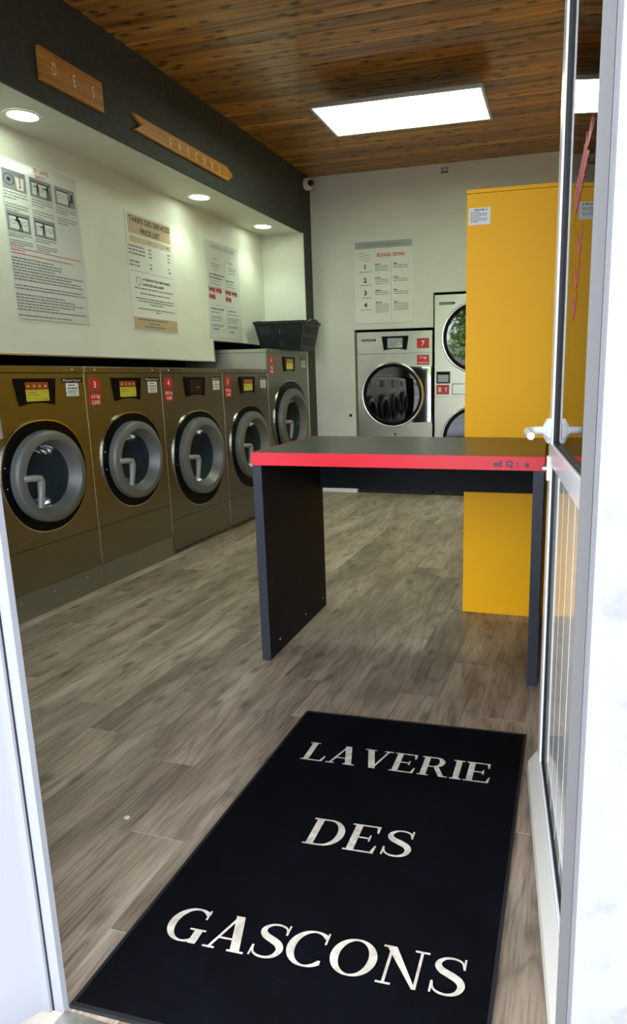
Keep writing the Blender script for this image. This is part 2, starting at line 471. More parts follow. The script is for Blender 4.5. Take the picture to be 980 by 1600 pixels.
# ------------------------------------------------------------------ floor with its planks
fl = MB().box(-3.2, XR, YG, 6.5, -0.1, -0.0012)
floor = structure('floor', fl, M_seam, 'grey brown oak plank floor')
PW, PL = 0.1435, 0.858
phase = {-1: 1.16, 0: 2.62, -2: 1.436, -3: 1.82, -4: 1.532, -5: 1.667, -6: 2.151, -7: 2.42, 2: 2.0, 3: 2.285, 1: 1.62}
cache = {}
k = -11
while -0.838 + k * PW < XR:
    x0 = max(-0.838 + k * PW, -2.36); x1 = min(-0.838 + (k + 1) * PW, XR)
    if x1 - x0 > 0.01:
        ph = phase.get(k, random.uniform(0, PL))
        y = ph - PL * math.ceil((ph - YG) / PL)
        while y < YB + .05:
            a, b_ = max(y, YG), min(y + PL, YB + .03)
            if b_ - a > 0.01:
                key = (round(x1 - x0, 4), round(b_ - a, 4))
                if key not in cache:
                    w, L = x1 - x0 - 0.0006, b_ - a - 0.0022
                    me = MB().box(-w / 2, w / 2, -L / 2, L / 2, -0.004, 0, 0.0003).mesh('plank'); me.materials.append(M_oak); cache[key] = me
                obj('plank', cache[key], floor, ((x0 + x1) / 2, (a + b_) / 2, 0))
            y += PL
    k += 1

# ------------------------------------------------------------------ ceiling with its boards
ce = MB().box(-3.2, XR + .2, 0.5, 6.5, ZC + 0.012, ZC + 0.12)
ceiling = structure('ceiling', ce, M_gap, 'varnished knotty pine board ceiling')
BW = 0.093
L = XR - XM
prof = [(-BW / 2, 0.012), (-BW / 2 + .0005, .004), (-BW / 2 + .004, 0), (BW / 2 - .004, 0), (BW / 2 - .0005, .004), (BW / 2, .012)]
bme = MB().prism(prof, -L / 2, L / 2, 'x').mesh('board'); bme.materials.append(M_pine)
y = YF + BW / 2
while y - BW / 2 < YB:
    obj('board', bme, ceiling, ((XM + XR) / 2, y, ZC)); y += BW

# ------------------------------------------------------------------ left wall: niche, soffit, fascia, end pillar
wl_ = MB().box(XN - .02, XN, YF, 4.64, 1.187, ZS + .02).box(XN - .02, XN, 4.64, YE, 1.338, ZS + .02)
wall_left = structure('wall_left', wl_, M_niche, 'cream white niche wall above the washers')
MB().box(XN - .02, XM - .018, YF, YE + .0, ZS, ZS + .02).build('soffit', M_niche, wall_left)
MB().box(XM - .018, XM, YF, YB, ZS - .001, ZC).box(XM - .018, XM, YE + .012, YB, 0, ZS - .001).build('fascia', M_fascia, wall_left)
MB().box(XN, XM - .018, YE, YE + .02, 1.0, ZS).build('niche_end_panel', M_niche, wall_left)
MB().box(XM - .018, XM + .001, YE, YE + .012, 0.0, ZS - .001).build('edge_strip', M_niche, wall_left)
MB().box(-3.2, -3.15, 0.5, 6.5, 0, 2.8).box(-3.15, XM - .02, YE + .03, YE + .06, 0, 1.6).box(-3.15, XN - .02, YF, YB, 2.3, 2.32).box(-3.15, XM - .02, YF + .2, YF + .22, 0, 1.18).build('service_recess', M_gap, wall_left)
t1 = structure('trim_1', MB().box(XN - .004, XN + .006, YF, 4.64, 1.180, 1.188).box(XN - .004, XN + .006, 4.635, YE, 1.331, 1.339).box(XN - .004, XN + .006, 4.634, 4.642, 1.180, 1.339), M_alu, 'thin aluminium strip along the bottom edge of the niche wall')

# ------------------------------------------------------------------ back wall with openings for the dryers
DX0, DX1, DX2 = -1.950, -1.236, -0.46
bw = MB()
bw.box(-3.2, DX0, YB, YB + .05, 0, ZC + .01).box(DX0, DX1, YB, YB + .05, 1.458, ZC + .01).box(DX1 - .0, DX2, YB, YB + .05, 1.742, ZC + .01).box(DX2, XR, YB, YB + .05, 0, ZC + .01)
wall_back = structure('wall_back', bw, M_wall, 'white back wall with the dryers set into it')
MB().box(-3.2, XR, 6.45, 6.5, 0, 2.8).box(DX0 - .03, DX0 - .01, YB + .05, 6.45, 0, 2).box(DX2 + .01, DX2 + .03, YB + .05, 6.45, 0, 2).box(DX0, DX1, YB + .05, 6.45, 1.47, 1.49).box(DX1, DX2, YB + .05, 6.45, 1.75, 1.77).build('service_recess', M_gap, wall_back)
pl = MB().lathe([(YB - .004, .0001), (YB - .004, .012), (YB, .014)], 20, (-2.0, .709), 'y')
tag(pl.build('wall_plug', M_black), 'small round black plug in the white wall left of dryer 7', 'wall plug')

wall_right = structure('wall_right', MB().box(XR, XR + .2, .5, 6.5, 0, ZC + .1), M_wall, 'white right side wall')

# ------------------------------------------------------------------ shopfront
SX = 0.0166   # reveal of the right exterior wall
fw = MB().box(SX, XR + .2, 0.53, YF, -0.03, 3.4)
fw.box(-3.6, SX, 0.53, YF, 2.5, 3.4)
fw.box(-3.6, -2.6, 0.53, YF, -0.03, 2.5)
wall_front = structure('wall_front', fw, M_stucco, 'rough white stucco outside wall')

# door frame: posts with a stepped profile, the left one carries the keeper
fr = MB()
fr.box(-0.8145, -0.795, 0.734, .745, 0, 2.5)                 # stop
fr.box(-0.834, -0.8175, 0.728, .745, 0, 2.5)                 # bright bead
fr.prism([(-0.834, .70 + .028), (-0.834, .745), (-0.90, .745), (-0.90, .672), (-0.868, .672)][::-1], 0, 2.5, 'z')
fr.box(-0.795, SX, .72, YF, 2.42, 2.5)
trim_2 = structure('trim_2', fr, M_frame, 'white plastic door frame around the open doorway')
MB().box(-0.8176, -0.8144, 0.733, .744, 0, 2.42).build('gasket', M_gasket, trim_2)
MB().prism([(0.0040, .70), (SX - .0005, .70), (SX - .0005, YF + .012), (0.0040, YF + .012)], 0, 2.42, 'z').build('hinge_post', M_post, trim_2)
MB().box(-0.793, -0.7665, 0.724, 0.734, 0.972, 1.12, .001).build('keeper_plate', M_alu, trim_2)
MB().box(-0.7885, -0.781, 0.7235, 0.7245, 0.985, 0.994).build('keeper_slot', M_gap, trim_2)

# fixed glazing left of the door
wd = MB()
wd.box(-1.47, -1.40, .672, .74, .1, 2.38).box(-2.6, -0.90, .672, .74, 0, .10).box(-2.6, -0.90, .672, .74, 2.38, 2.5).box(-2.6, -2.5, .672, .74, .1, 2.38).box(-0.985, -0.90, .672, .74, .1, 2.38).box(-1.40, -.985, .672, .74, .86, .96)
window_1 = structure('window_1', wd, M_frame, 'white framed fixed shop window beside the doorway')
MB().box(-1.40, -.985, .70, .706, .96, 2.38).build('pane', M_glass, window_1)
MB().box(-2.5, -1.47, .70, .706, .10, 2.38).build('pane', M_glass, window_1)
x = -1.40
while x < -1.0:
    x1 = min(x + .101, -.985)
    MB().box(x + .001, x1 - .001, .694, .712, .10, .86, .002).build('panel_board', M_pvcgloss, window_1); x += .101

# sill
structure('trim_3', MB().prism([(.58, -.03), (.737, -.03), (.737, .002), (.72, .004), (.66, .004), (.58, -.01)], -0.795, SX, 'x'), M_sill, 'worn metal door sill')
structure('ground_outside', MB().box(-16, 16, -22, .58, -.14, -.03), M_concrete, 'grey asphalt street outside the shop')
structure('baseboard_back', MB().box(XM, DX0 - .004, YB - .010, YB, 0, .06), M_pvc, 'low white skirting left of dryer 7')

# ------------------------------------------------------------------ open door leaf
Fx, Fy = -0.068, 1.625
ang = math.atan2(-0.9925, 0.1226)           # local +x runs from the free edge to the hinge
door = bpy.data.objects.new('door_1', None); COL.objects.link(door)
door.location = (Fx, Fy, 0); door.rotation_euler = (0, 0, ang)
door['kind'] = 'structure'; door['label'] = 'white glazed shop door standing open to the inside'
# local: x along leaf, y: -y is the face toward the room and camera
LW, LH, LT = 0.845, 2.40, 0.052
Z0 = .018
st = 0.058
def dface(mb, name, m, parent=door): return mb.build(name, m, parent)
dface(MB().box(0, st, 0, LT, Z0, LH, .002), 'stile', M_pvc)
dface(MB().box(LW - .09, LW, 0, LT, Z0, LH, .002), 'stile', M_pvc)
dface(MB().box(st, LW - .09, 0, LT, .845, .893, .001), 'rail', M_pvc)
dface(MB().box(st, LW - .09, 0, LT, LH - .09, LH, .001), 'rail', M_pvc)
dface(MB().box(st, LW - .09, 0, LT, Z0, .085, .001), 'rail', M_pvc)
def ring_gasket(x0, x1, z0, z1):
    g = .006; d0, d1 = .005, .0115
    mb = MB().box(x0, x0 + g, d0, d1, z0, z1).box(x1 - g, x1, d0, d1, z0, z1).box(x0 + g, x1 - g, d0, d1, z0, z0 + g).box(x0 + g, x1 - g, d0, d1, z1 - g, z1)
    return mb
dface(ring_gasket(st, LW - .09, .893, LH - .09), 'gasket', M_gasket)
dface(ring_gasket(st, LW - .09, .085, .845), 'gasket', M_gasket)
pane = dface(MB().box(st + .001, LW - .091, .0116, .0156, .894, LH - .091), 'glass_pane', M_glass)
nb = 7; bwid = (LW - .09 - st - .002) / nb
for i in range(nb):
    a = st + .001 + i * bwid
    dface(MB().prism([(a, .016), (a + .003, .0117), (a + bwid - .003, .0117), (a + bwid, .016), (a + bwid, .026), (a, .026)], .086, .844, 'z'), 'panel_board', M_pvcgloss)
dface(MB().prism([(-.0005, Z0), (-.026, Z0), (-.024, .045), (-.004, .075), (-.0005, .078)], -.004, LW - .02, 'x'), 'weather_bar', M_beige)
# red wheat-ear stickers on the glass
M_decal = mat('red glass sticker', 'A8404A', 0.5)
def ear(name, cx, cz, leaves, sc):
    mb = MB()
    for (dx, dz, a, ln, w) in leaves:
        ca, sa = math.cos(math.radians(a)), math.sin(math.radians(a))
        pts = [(0, 0), (ln * .35, w), (ln, 0), (ln * .35, -w)]
        mb.prism([(cx + sc * (dx + p[0] * ca - p[1] * sa), cz + sc * (dz + p[0] * sa + p[1] * ca)) for p in pts], .0108, .0115, 'y')
    return mb.build(name, M_decal, pane)
for cx_, cz in ((.300, 1.148), (.325, 1.200), (.350, 1.252)):
    ear('sticker', cx_, cz, [(0, 0, 50, .062, .008), (0, 0, 125, .055, .008)], 1.0)
LV = []
for i in range(6):
    ax, az = .250 + .026 * i, 1.352 + .010 * i
    LV += [(ax, az, 75, .040, .012), (ax, az, -5, .060, .010), (ax, az, 30, .055, .010)]
LV += [(.40, 1.41, 40, .055, .004), (.40, 1.41, 12, .09, .004), (.40, 1.41, 25, .075, .004)]
ear('sticker', 0, 0, LV, 1.0)

def lever(side):
    sgn = -1 if side < 0 else 1
    y0 = 0 if side < 0 else LT
    h = thing_part('handle', door)
    a = MB()
    zc, xc = .922, .032
    oc = [(xc + .028 * s_, zc + c_) for s_, c_ in ((-1, .014), (-.6, .028), (.6, .028), (1, .014), (1, -.014), (.6, -.028), (-.6, -.028), (-1, -.014))]
    oc2 = [(xc + (p[0] - xc) * .6, zc + (p[1] - zc) * .45) for p in oc]
    n = len(oc)
    vs = [(p[0], y0, p[1]) for p in oc] + [(p[0], y0 + sgn * .008, p[1]) for p in oc] + [(p[0], y0 + sgn * .017, p[1]) for p in oc2]
    fs = []
    for q in range(2):
        for i in range(n):
            j = (i + 1) % n; fs.append((q * n + i, q * n + j, q * n + n + j, q * n + n + i))
    fs += [tuple(range(n)), tuple(range(2 * n, 3 * n))]
    a.add(vs, fs)
    a.build('backplate', M_pvc, h)
    pth = [(xc, y0 + sgn * .012, zc), (xc, y0 + sgn * .034, zc), (xc + .004, y0 + sgn * .046, zc), (xc + .016, y0 + sgn * .053, zc), (xc + .04, y0 + sgn * .054, zc - .001), (xc + .105, y0 + sgn * .050, zc - .004)]
    MB().tube(pth, [.0095, .0095, .0095, .0095, .0095, .0085], 12).build('lever', M_pvc, h)
def thing_part(name, parent):
    o = bpy.data.objects.new(name, None); COL.objects.link(o); o.parent = parent; o.empty_display_size = .05
    return o
lever(-1); lever(1)
lk = MB().box(.018, .046, -.006, 0, .805, .862, .0015).build('lock_plate', M_pvc, door)
MB().lathe([(-.016, .0001), (-.016, .008), (-.005, .009)], 16, (.032, .832), 'y').build('lock_cylinder', M_alu, lk)

# ------------------------------------------------------------------ washers
def superellipse(cy, cz, ry, rz, n=64, e=2.5, drop=0.0):
    pts = []
    for k in range(n):
        a = 2 * math.pi * k / n
        c, s = math.cos(a), math.sin(a)
        x = math.copysign(abs(c) ** (2 / e), c); z = math.copysign(abs(s) ** (2 / e), s)
        w = 1.0 - (drop * (-z) if z < 0 else 0)            # narrower towards the bottom
        pts.append((cy + ry * x * w, cz + rz * z))
    return pts

def control_panel(parent, uc, zt, wt, h, lit='on', bez=M_blackgloss):
    """trapezoid display surround whose lower edge is arched"""
    wb = wt * .84
    top = [(uc + wt / 2, zt), (uc - wt / 2, zt)]
    bot = [(uc - wb / 2 + wb * i / 10, zt - h + .012 * (1 - (2 * i / 10 - 1) ** 2)) for i in range(11)]
    cp = MB().prism(top + bot, 0, .008).build('control_panel', bez, parent)
    sw, sh, sz = wt * .56, h * .70, zt - h * .14
    if lit == 'on':
        quad('screen', uc - sw / 2, uc + sw / 2, sz - sh, sz - sh * .40, cp, M_scr_y, .0092)
        quad('screen_header', uc - sw / 2, uc + sw / 2, sz - sh * .40, sz, cp, M_scr_o, .0092)
        mb = MB()
        for i in range(4):
            c0 = uc - sw / 2 + sw * (i + .5) / 4
            mb.prism([(c0 + .006 * math.cos(a * .785), sz - sh * .2 + .006 * math.sin(a * .785)) for a in range(8)], .0092, .0096)
        tag(mb.build('screen_icons', M_tan2, cp), kind='stuff')
        greek('screen_print', [(uc - sw * .42, uc - sw * .05, sz - sh * .55), (uc - sw * .42, uc + sw * .05, sz - sh * .68), (uc + sw * .3, uc + sw * .44, sz - sh * .55), (uc + sw * .2, uc + sw * .46, sz - sh * .93)], .0035, cp, M_ink2, .0096, 3)
    elif lit == 'off':
        quad('screen', uc - sw / 2, uc + sw / 2, sz - sh, sz, cp, M_scr_d, .0092)
        quad('screen_mark', uc + sw * .05, uc + sw * .3, sz - sh * .62, sz - sh * .5, cp, M_redt, .0096)
    else:
        quad('screen', uc - sw / 2, uc + sw / 2, sz - sh, sz, cp, M_scr_g, .0092)
        greek('screen_print', [(uc + sw * .1, uc + sw * .42, sz - sh * .85), (uc + sw * .22, uc + sw * .3, sz - sh * .6)], .006, cp, M_white, .0096, 5)
    return cp

def badge(parent, u0, u1, z0, z1):
    b = MB().prism(rrect(u0, u1, z0, z1, .002, 2), 0, .0035).build('brand_badge', M_blackpanel, parent)
    h = (z1 - z0) * .42
    MB().ringprism([(u0 + .013 + .006 * math.cos(a * .628), (z0 + z1) / 2 + .006 * math.sin(a * .628)) for a in range(10)], [(u0 + .013 + .0042 * math.cos(a * .628), (z0 + z1) / 2 + .0042 * math.sin(a * .628)) for a in range(10)], .0035, .0040).build('logo', M_stick, b)
    text('lettering', 'Speed Queen', h, u0 + .023, (z0 + z1) / 2 - h * .5, b, M_stick, .0041, width=(u1 - u0) * .72, align='L')

def redtag(parent, name, u0, u1, z0, z1, lines, h):
    t = MB().prism(rrect(u0, u1, z0, z1, .003, 2), 0, .0015).build(name, M_red, parent)
    n = len(lines); hh = (z1 - z0)
    for i, s in enumerate(lines):
        zc = z1 - hh * (i + .5) / n
        text('lettering', s, h, (u0 + u1) / 2, zc - h * .5, t, M_white, .0019, bold=.012)
    return t

def holed(u0, u1, v0, v1, cu, cv, r, a, b, n=72):
    """rectangular plate with a round hole"""
    inn, out = [], []
    corners = sorted(math.atan2(v - cv, u - cu) % (2 * math.pi) for u in (u0, u1) for v in (v0, v1))
    angs = sorted([2 * math.pi * k / n for k in range(n)] + corners)
    for g in angs:
        c, s_ = math.cos(g), math.sin(g)
        k = min(((u1 if c > 0 else u0) - cu) / c if abs(c) > 1e-9 else 1e9, ((v1 if s_ > 0 else v0) - cv) / s_ if abs(s_) > 1e-9 else 1e9)
        inn.append((cu + r * c, cv + r * s_)); out.append((cu + k * c, cv + k * s_))
    return MB().ringprism(out, inn, a, b)

def washer(label, y0, y1, base, top, seam, cz, rr, bz, num, lines, lit, sticker=True, plinth=False):
    """local frame: x out of the front, y to the right, z up"""
    yc = (y0 + y1) / 2; w = y1 - y0; hw = w / 2 - .0025
    t = thing('washing_machine', label, 'washing machine', (XM, yc, 0), 0, 'stainless washing machines along the left wall')
    lid = top - .031
    MB().box(-.75, -.012, -hw, -hw + .004, base, top - .002).box(-.75, -.012, hw - .004, hw, base, top - .002).box(-.75, -.012, -hw + .004, hw - .004, base, base + .004).box(-.75, -.012, -hw + .004, hw - .004, top - .006, top - .002).box(-.75, -.746, -hw + .004, hw - .004, base + .004, top - .006).build('body', M_steel, t)
    holed(-hw, hw, seam + .0015, lid - .0015, 0, cz, rr * .8, -.012, 0).build('front_panel', M_steel, t)
    MB().box(-.012, 0, -hw, hw, base, seam - .0015).build('lower_panel', M_steel, t)
    MB().box(-.010, -.003, -hw, hw, seam - .0016, seam + .0016).build('seam', M_gap, t)
    MB().box(-.010, -.003, -hw, hw, lid - .0016, lid + .0012).build('seam', M_gap, t)
    MB().box(-.014, .003, -hw, hw, lid + .001, top, .002).build('top_strip', M_steel, t)
    MB().box(-.012, .0012, hw - .0005, hw + .0020, base, top).build('side_edge', M_edge, t)
    for s in (-1, 1):
        MB().lathe([(.006, .0001), (.0055, .004), (.003, .0055)], 10, (s * (hw - .075), lid + .016)).build('screw', M_screw, t)
    # bezel
    bry, brz, bcz = bz
    out = superellipse(0.004, bcz, bry, brz, 72, 2.25, .10)
    inn = superellipse(0.004, bcz, rr * .93, rr * .93, 72, 2.0)
    be = MB().ringprism(out, inn, 0, .012).build('door_surround', M_blackgloss, t)
    out2 = superellipse(0.004, bcz, bry + .006, brz + .006, 72, 2.25, .10)
    MB().ringprism(out2, superellipse(0.004, bcz, bry + .0005, brz + .0005, 72, 2.25, .10), 0, .0075).build('surround_trim', M_edge, be)
    # door ring (funnel) and bowl
    MB().lathe([(.004, rr), (.036, rr * .995), (.046, rr * .985), (.052, rr * .955), (.057, rr * .815), (.057, rr * .795), (.053, rr * .78), (.006, rr * .69), (.002, rr * .67), (.0, rr * .79)], 72, (0, cz)).build('door_ring', M_grey, t)
    MB().lathe([(-.03, rr * .98), (-.04, rr * 1.0), (-.36, rr * 1.0), (-.365, rr * .5), (-.355, .0005)], 48, (0, cz)).build('drum', M_drum, t)
    MB().lathe([(.006, rr * .69), (-.012, rr * .66), (-.050, rr * .62), (-.052, rr * .60), (-.085, rr * .55), (-.087, rr * .53), (-.105, rr * .42), (-.112, rr * .25), (-.113, .0005)], 60, (0, cz)).build('door_glass', M_bowl, t)
    MB().lathe([(-.012, rr * .82), (-.014, rr * .985), (-.03, rr * .99)], 48, (0, cz)).build('door_gasket', M_blackpanel, t)
    # handle: inverted L
    hx = -rr * .74
    path = [(.050, hx - .018, cz + .012), (.068, hx, cz + .012), (.074, hx + .022, cz + .011), (.076, hx + .040, cz + .008), (.076, hx + .047, cz - .010), (.075, hx + .043, cz - .055), (.070, hx + .036, cz - .122)]
    MB().tube(path, [.015, .015, .0155, .0165, .0165, .015, .012], 10).build('handle', M_handle, t)
    for s in (-1, 1):
        MB().lathe([(.0135, .0001), (.013, .003), (.012, .0035)], 8, (-rr * 1.09, cz + .02 + s * .045)).build('latch_pin', M_screw, be)
    control_panel(t, .0 if num != '6' else .0, lid - .024, .235, .118, lit)
    badge(t, hw - .150, hw - .014, lid - .045, lid - .022)
    if sticker:
        sk = MB().prism(rrect(hw - .125, hw - .045, lid - .108, lid - .047, .004, 3), 0, .0015).build('sticker', M_stick, t)
        greek('small_print', [(hw - .108, hw - .068, lid - .060), (hw - .116, hw - .053, lid - .074)], .006, sk, M_ink, .0018, 4)
        greek('underline', [(hw - .112, hw - .055, lid - .104)], .003, sk, M_redt, .0018, 4)
        text('lettering', 'OFFERT', .018, hw - .085, lid - .098, sk, M_green, .0018, width=.066, bold=.015)
    if num:
        redtag(t, 'number_tag', -hw + .027, -hw + .103, lid - .086, lid - .025, [num], .030)
        redtag(t, 'price_tag', -hw + .024, -hw + .103, lid - .158, lid - .098, lines, .017)
    if plinth:
        MB().box(-.60, -.004, -hw - .002, hw + .002, 0, base - .002).build('plinth', M_plinth, t)
        for u in (-.22, -.02, .2):
            MB().lathe([(-.0005, .0001), (-.001, .003), (-.004, .0035)], 8, (u, .085)).build('screw', M_screw, t)
    else:
        for u in (-hw + .05, hw - .05):
            MB().lathe([(0, .014), (.012, .016), (.014, .006), (base + .004, .006)], 10, (-.05, u), 'z', caps=True).build('foot', M_alu, t)
        for u in (-hw + .05, hw - .05):
            MB().lathe([(0, .014), (.012, .016), (.014, .006), (base + .004, .006)], 10, (-.6, u), 'z', caps=True).build('foot', M_alu, t)
    return t

washer('golden stainless washer at the left edge, no red number tag in view', 2.120, 2.745, .123, 1.118, .316, .627, .209, (.248, .250, .626), None, None, 'on', plinth=True)
washer('stainless washer with red number 3 and lit screen on a steel plinth', 2.745, 3.370, .123, 1.118, .316, .627, .209, (.248, .250, .626), '3', ['6,5 kg', '5,50€'], 'on', plinth=True)
washer('stainless washer with red number 4 and a dark unlit screen', 3.370, 4.064, .030, 1.118, .218, .572, .244, (.288, .296, .556), '4', ['10,5 kg', '7,00€'], 'off')
washer('stainless washer with red number 5, half behind the folding table', 4.064, 4.752, .030, 1.118, .218, .572, .244, (.288, .296, .556), '5', ['10,5 kg', '7,00€'], 'on')
w6 = washer('tallest stainless washer with red number 6, under the laundry basket', 4.757, 5.545, .030, 1.275, .25, .690, .275, (.318, .325, .70), '6', ['18 kg', '9,00€'], 'on')
MB().box(-.72, -.012, -.3945, -.3925, .9, 1.272).build('side_panel', M_flank, w6)
# embossed fields of the exposed flank of the tallest washer
for x0, x1 in ((-.375, -.275), (-.225, -.075)):
    MB().ringprism(rrect(x0, x1, .9, 1.165, .02), rrect(x0 + .004, x1 - .004, .904, 1.161, .018), -.3972, -.3944, 'y').build('side_emboss', M_flank, w6)
MB().box(-.70, -.012, -.3955, -.3940, 1.244, 1.247).build('side_seam', M_blackpanel, w6)

# ------------------------------------------------------------------ laundry basket on the tall washer
bk = thing('laundry_basket', 'dark slotted plastic laundry basket on top of washer 6', 'laundry basket', (-2.40, 5.315, 1.2755))
def bsk(f, inset=0.0):      # half sizes at height fraction f
    return .175 + .045 * f - inset, .15 + .035 * f - inset
HB = .225
def bwall(axis, s):
    """a side wall as a grid of bars with two rows of slots"""
    mb = MB()
    def P(a, f, t):
        hx, hy = bsk(f)
        if axis == 'y': return (a * hx, s * (hy - t), f * HB)
        return (s * (hx - t), a * hy, f * HB)
    def cell(a0, a1, f0, f1):
        vs = [P(a, f, t) for t in (0, .004) for (a, f) in ((a0, f0), (a1, f0), (a1, f1), (a0, f1))]
        mb.add(vs, [(0, 1, 2, 3), (7, 6, 5, 4), (0, 4, 5, 1), (1, 5, 6, 2), (2, 6, 7, 3), (3, 7, 4, 0)])
    rows = (.0, .16), (.46, .56), (.86, 1.0)
    for f0, f1 in rows: cell(-1, 1, f0, f1)
    n = 15
    for f0, f1 in ((.16, .46), (.56, .86)):
        cell(-1, -.86, f0, f1); cell(.86, 1, f0, f1)
        for i in range(n):
            a0 = -.86 + 1.72 * i / n
            cell(a0, a0 + 1.72 / n * .55, f0, f1)
    return mb
for ax in ('x', 'y'):
    for s in (-1, 1): bwall(ax, s).build('slotted_side', M_basket, bk)
MB().box(-.175, .175, -.15, .15, 0, .004).build('bottom', M_basket, bk)
hx, hy = bsk(1)
def rect(hx, hy, r=.03): return rrect(-hx, hx, -hy, hy, r)
MB().ringprism(rect(hx + .016, hy + .012, .035), rect(hx - .003, hy - .003, .03), HB - .014, HB + .006, 'z').build('rim', M_basket, bk)
for s in (-1, 1):
    MB().tube([(s * (hx + .008), -.085, HB - .004), (s * (hx + .022), -.07, HB + .012), (s * (hx + .026), 0, HB + .016), (s * (hx + .022), .07, HB + .012), (s * (hx + .008), .085, HB - .004)], .011, 8).build('handle', M_basket, bk)

# ------------------------------------------------------------------ dryers in the back wall (local x out of the front -> world -y)
def dryer_frame(label, x0, x1, name):
    return thing(name, label, 'tumble dryer', ((x0 + x1) / 2, YB + .012, 0), -math.pi / 2)
def glass_door(parent, u, z, r, tab=None, name='door'):
    d = MB().lathe([(.0, r), (.018, r * .998), (.030, r * .985), (.034, r * .965), (.033, r * .945), (.020, r * .93)], 80, (u, z)).build(name, M_ring, parent)
    MB().lathe([(.020, r * .93), (.024, r * .90), (.022, r * .86), (.008, r * .84)], 72, (u, z)).build('seal', M_blackgloss, d)
    MB().lathe([(.012, r * .86), (.0135, r * .7), (.0145, r * .4), (.015, .0005)], 72, (u, z)).build('glass', M_dglass, d)
    return d
d7 = dryer_frame('stainless dryer with red number 7 and round chrome door in the back wall', -1.932, -1.246, 'tumble_dryer')
hw = .343
MB().box(-.62, -.012, -hw, hw, .075, 1.436, .002).build('body', M_steel2, d7)
MB().box(-.012, 0, -hw, hw, 1.249, 1.436, .0015).build('top_panel', M_steel2, d7)
MB().box(-.012, 0, -hw, hw, .085, 1.246, .0015).build('front_panel', M_steel2, d7)
MB().box(-.50, -.006, -hw - .012, hw + .0, 0, .072).build('kickboard', M_black, d7)
d = glass_door(d7, -.012, .890, .286)
# chrome hinge wing on the right of the door
wing = []
for k in range(0, 13):
    a = math.radians(58 - k * 116 / 12)
    wing.append((-.012 + .287 * math.cos(a), .890 + .287 * math.sin(a)))
MB().prism(wing + [(.325, .655), (.335, .66), (.335, 1.12), (.325, 1.127)], .002, .016).build('hinge_wing', M_chrome, d)
MB().box(.0, .02, .336, .3425, .655, 1.13).build('hinge_post', M_blackpanel, d)
control_panel(d7, .012, 1.395, .244, .120, 'grey')
badge(d7, -.298, -.165, 1.356, 1.374)
redtag(d7, 'number_tag', .207, .316, 1.287, 1.371, ['7'], .042)
redtag(d7, 'weight_tag', .207, .316, 1.148, 1.231, ['11 kg', 'Séchage/Drying'], .020)
for c in d7.children:
    if c.name.startswith('weight_tag'):
        o = [q for q in c.children][1]
        ys = [v.co.y for v in o.data.vertices]; m_ = (min(ys) + max(ys)) / 2
        zs = [v.co.z for v in o.data.vertices]; n_ = (min(zs) + max(zs)) / 2
        k_ = .09 / (max(ys) - min(ys))
        for v in o.data.vertices: v.co.y = m_ + (v.co.y - m_) * k_; v.co.z = n_ + (v.co.z - n_) * .5
MB().lathe([(.010, .0001), (.009, .008), (0, .010)], 14, (.005, .541)).build('lock', M_black, d7)

d8 = dryer_frame('tall stacked stainless dryer with red number 8 beside the yellow cabinet', -1.226, -.506, 'stacked_dryer')
hw8 = .360
MB().box(-.62, -.012, -hw8, hw8, .06, 1.722, .002).build('body', M_steel2, d8)
MB().box(-.012, 0, -hw8, hw8, .873, 1.722, .0015).build('upper_panel', M_steel2, d8)
MB().box(-.012, 0, -hw8, hw8, .075, .870, .0015).build('lower_panel', M_steel2, d8)
MB().box(-.55, -.008, -hw8, hw8, 0, .058).build('kickboard', M_black, d8)
for zz in (1.365, .500): glass_door(d8, 0, zz, .298)
badge(d8, -.318, -.185, 1.640, 1.660)
cp = MB().box(0, .006, -.342, -.222, .984, 1.086, .001).build('control_panel', M_blackpanel, d8)
quad('screen', -.328, -.236, .998, 1.058, cp, M_scr_g, .0072)
quad('screen_header', -.335, -.229, 1.063, 1.082, cp, M_blackgloss, .0072)
tg = redtag(d8, 'number_tag', -.342, -.230, .892, .974, ['8'], .042)
for o in tg.children:
    for v in o.data.vertices: v.co.y -= .026
MB().box(.0016, .0021, -.2605, -.2555, .912, .946).prism([(-.270, .938), (-.258, .952), (-.246, .938), (-.249, .935), (-.258, .945), (-.267, .935)], .0016, .0021).build('arrow', M_white, tg)
MB().ringprism(rrect(-.205, .205, .890, .982, .004, 2), rrect(-.200, .200, .895, .977, .003, 2), 0, .003).build('lint_drawer_frame', M_blackpanel, d8)
MB().box(0, .002, -.199, .199, .896, .976).build('lint_drawer', M_steel2, d8)
MB().box(-.004, .004, -.05, -.046, .06, .073).build('latch', M_blackpanel, d8)

# ------------------------------------------------------------------ posters
def poster(label, face, u0, u1, v0, v1, m):
    """face 'left': on the niche wall, u = world y; 'back': on the back wall, u = world x"""
    uc = (u0 + u1) / 2
    if face == 'left': t = thing('wall_poster', label, 'poster', (XN, uc, v0))
    else: t = thing('wall_poster', label, 'poster', (uc, YB, v0), -math.pi / 2)
    w = u1 - u0; h = v1 - v0
    MB().box(.0005, .0045, -w / 2, w / 2, 0, h, .0006).build('sheet', m, t)
    return t, w, h
OUT = .0052
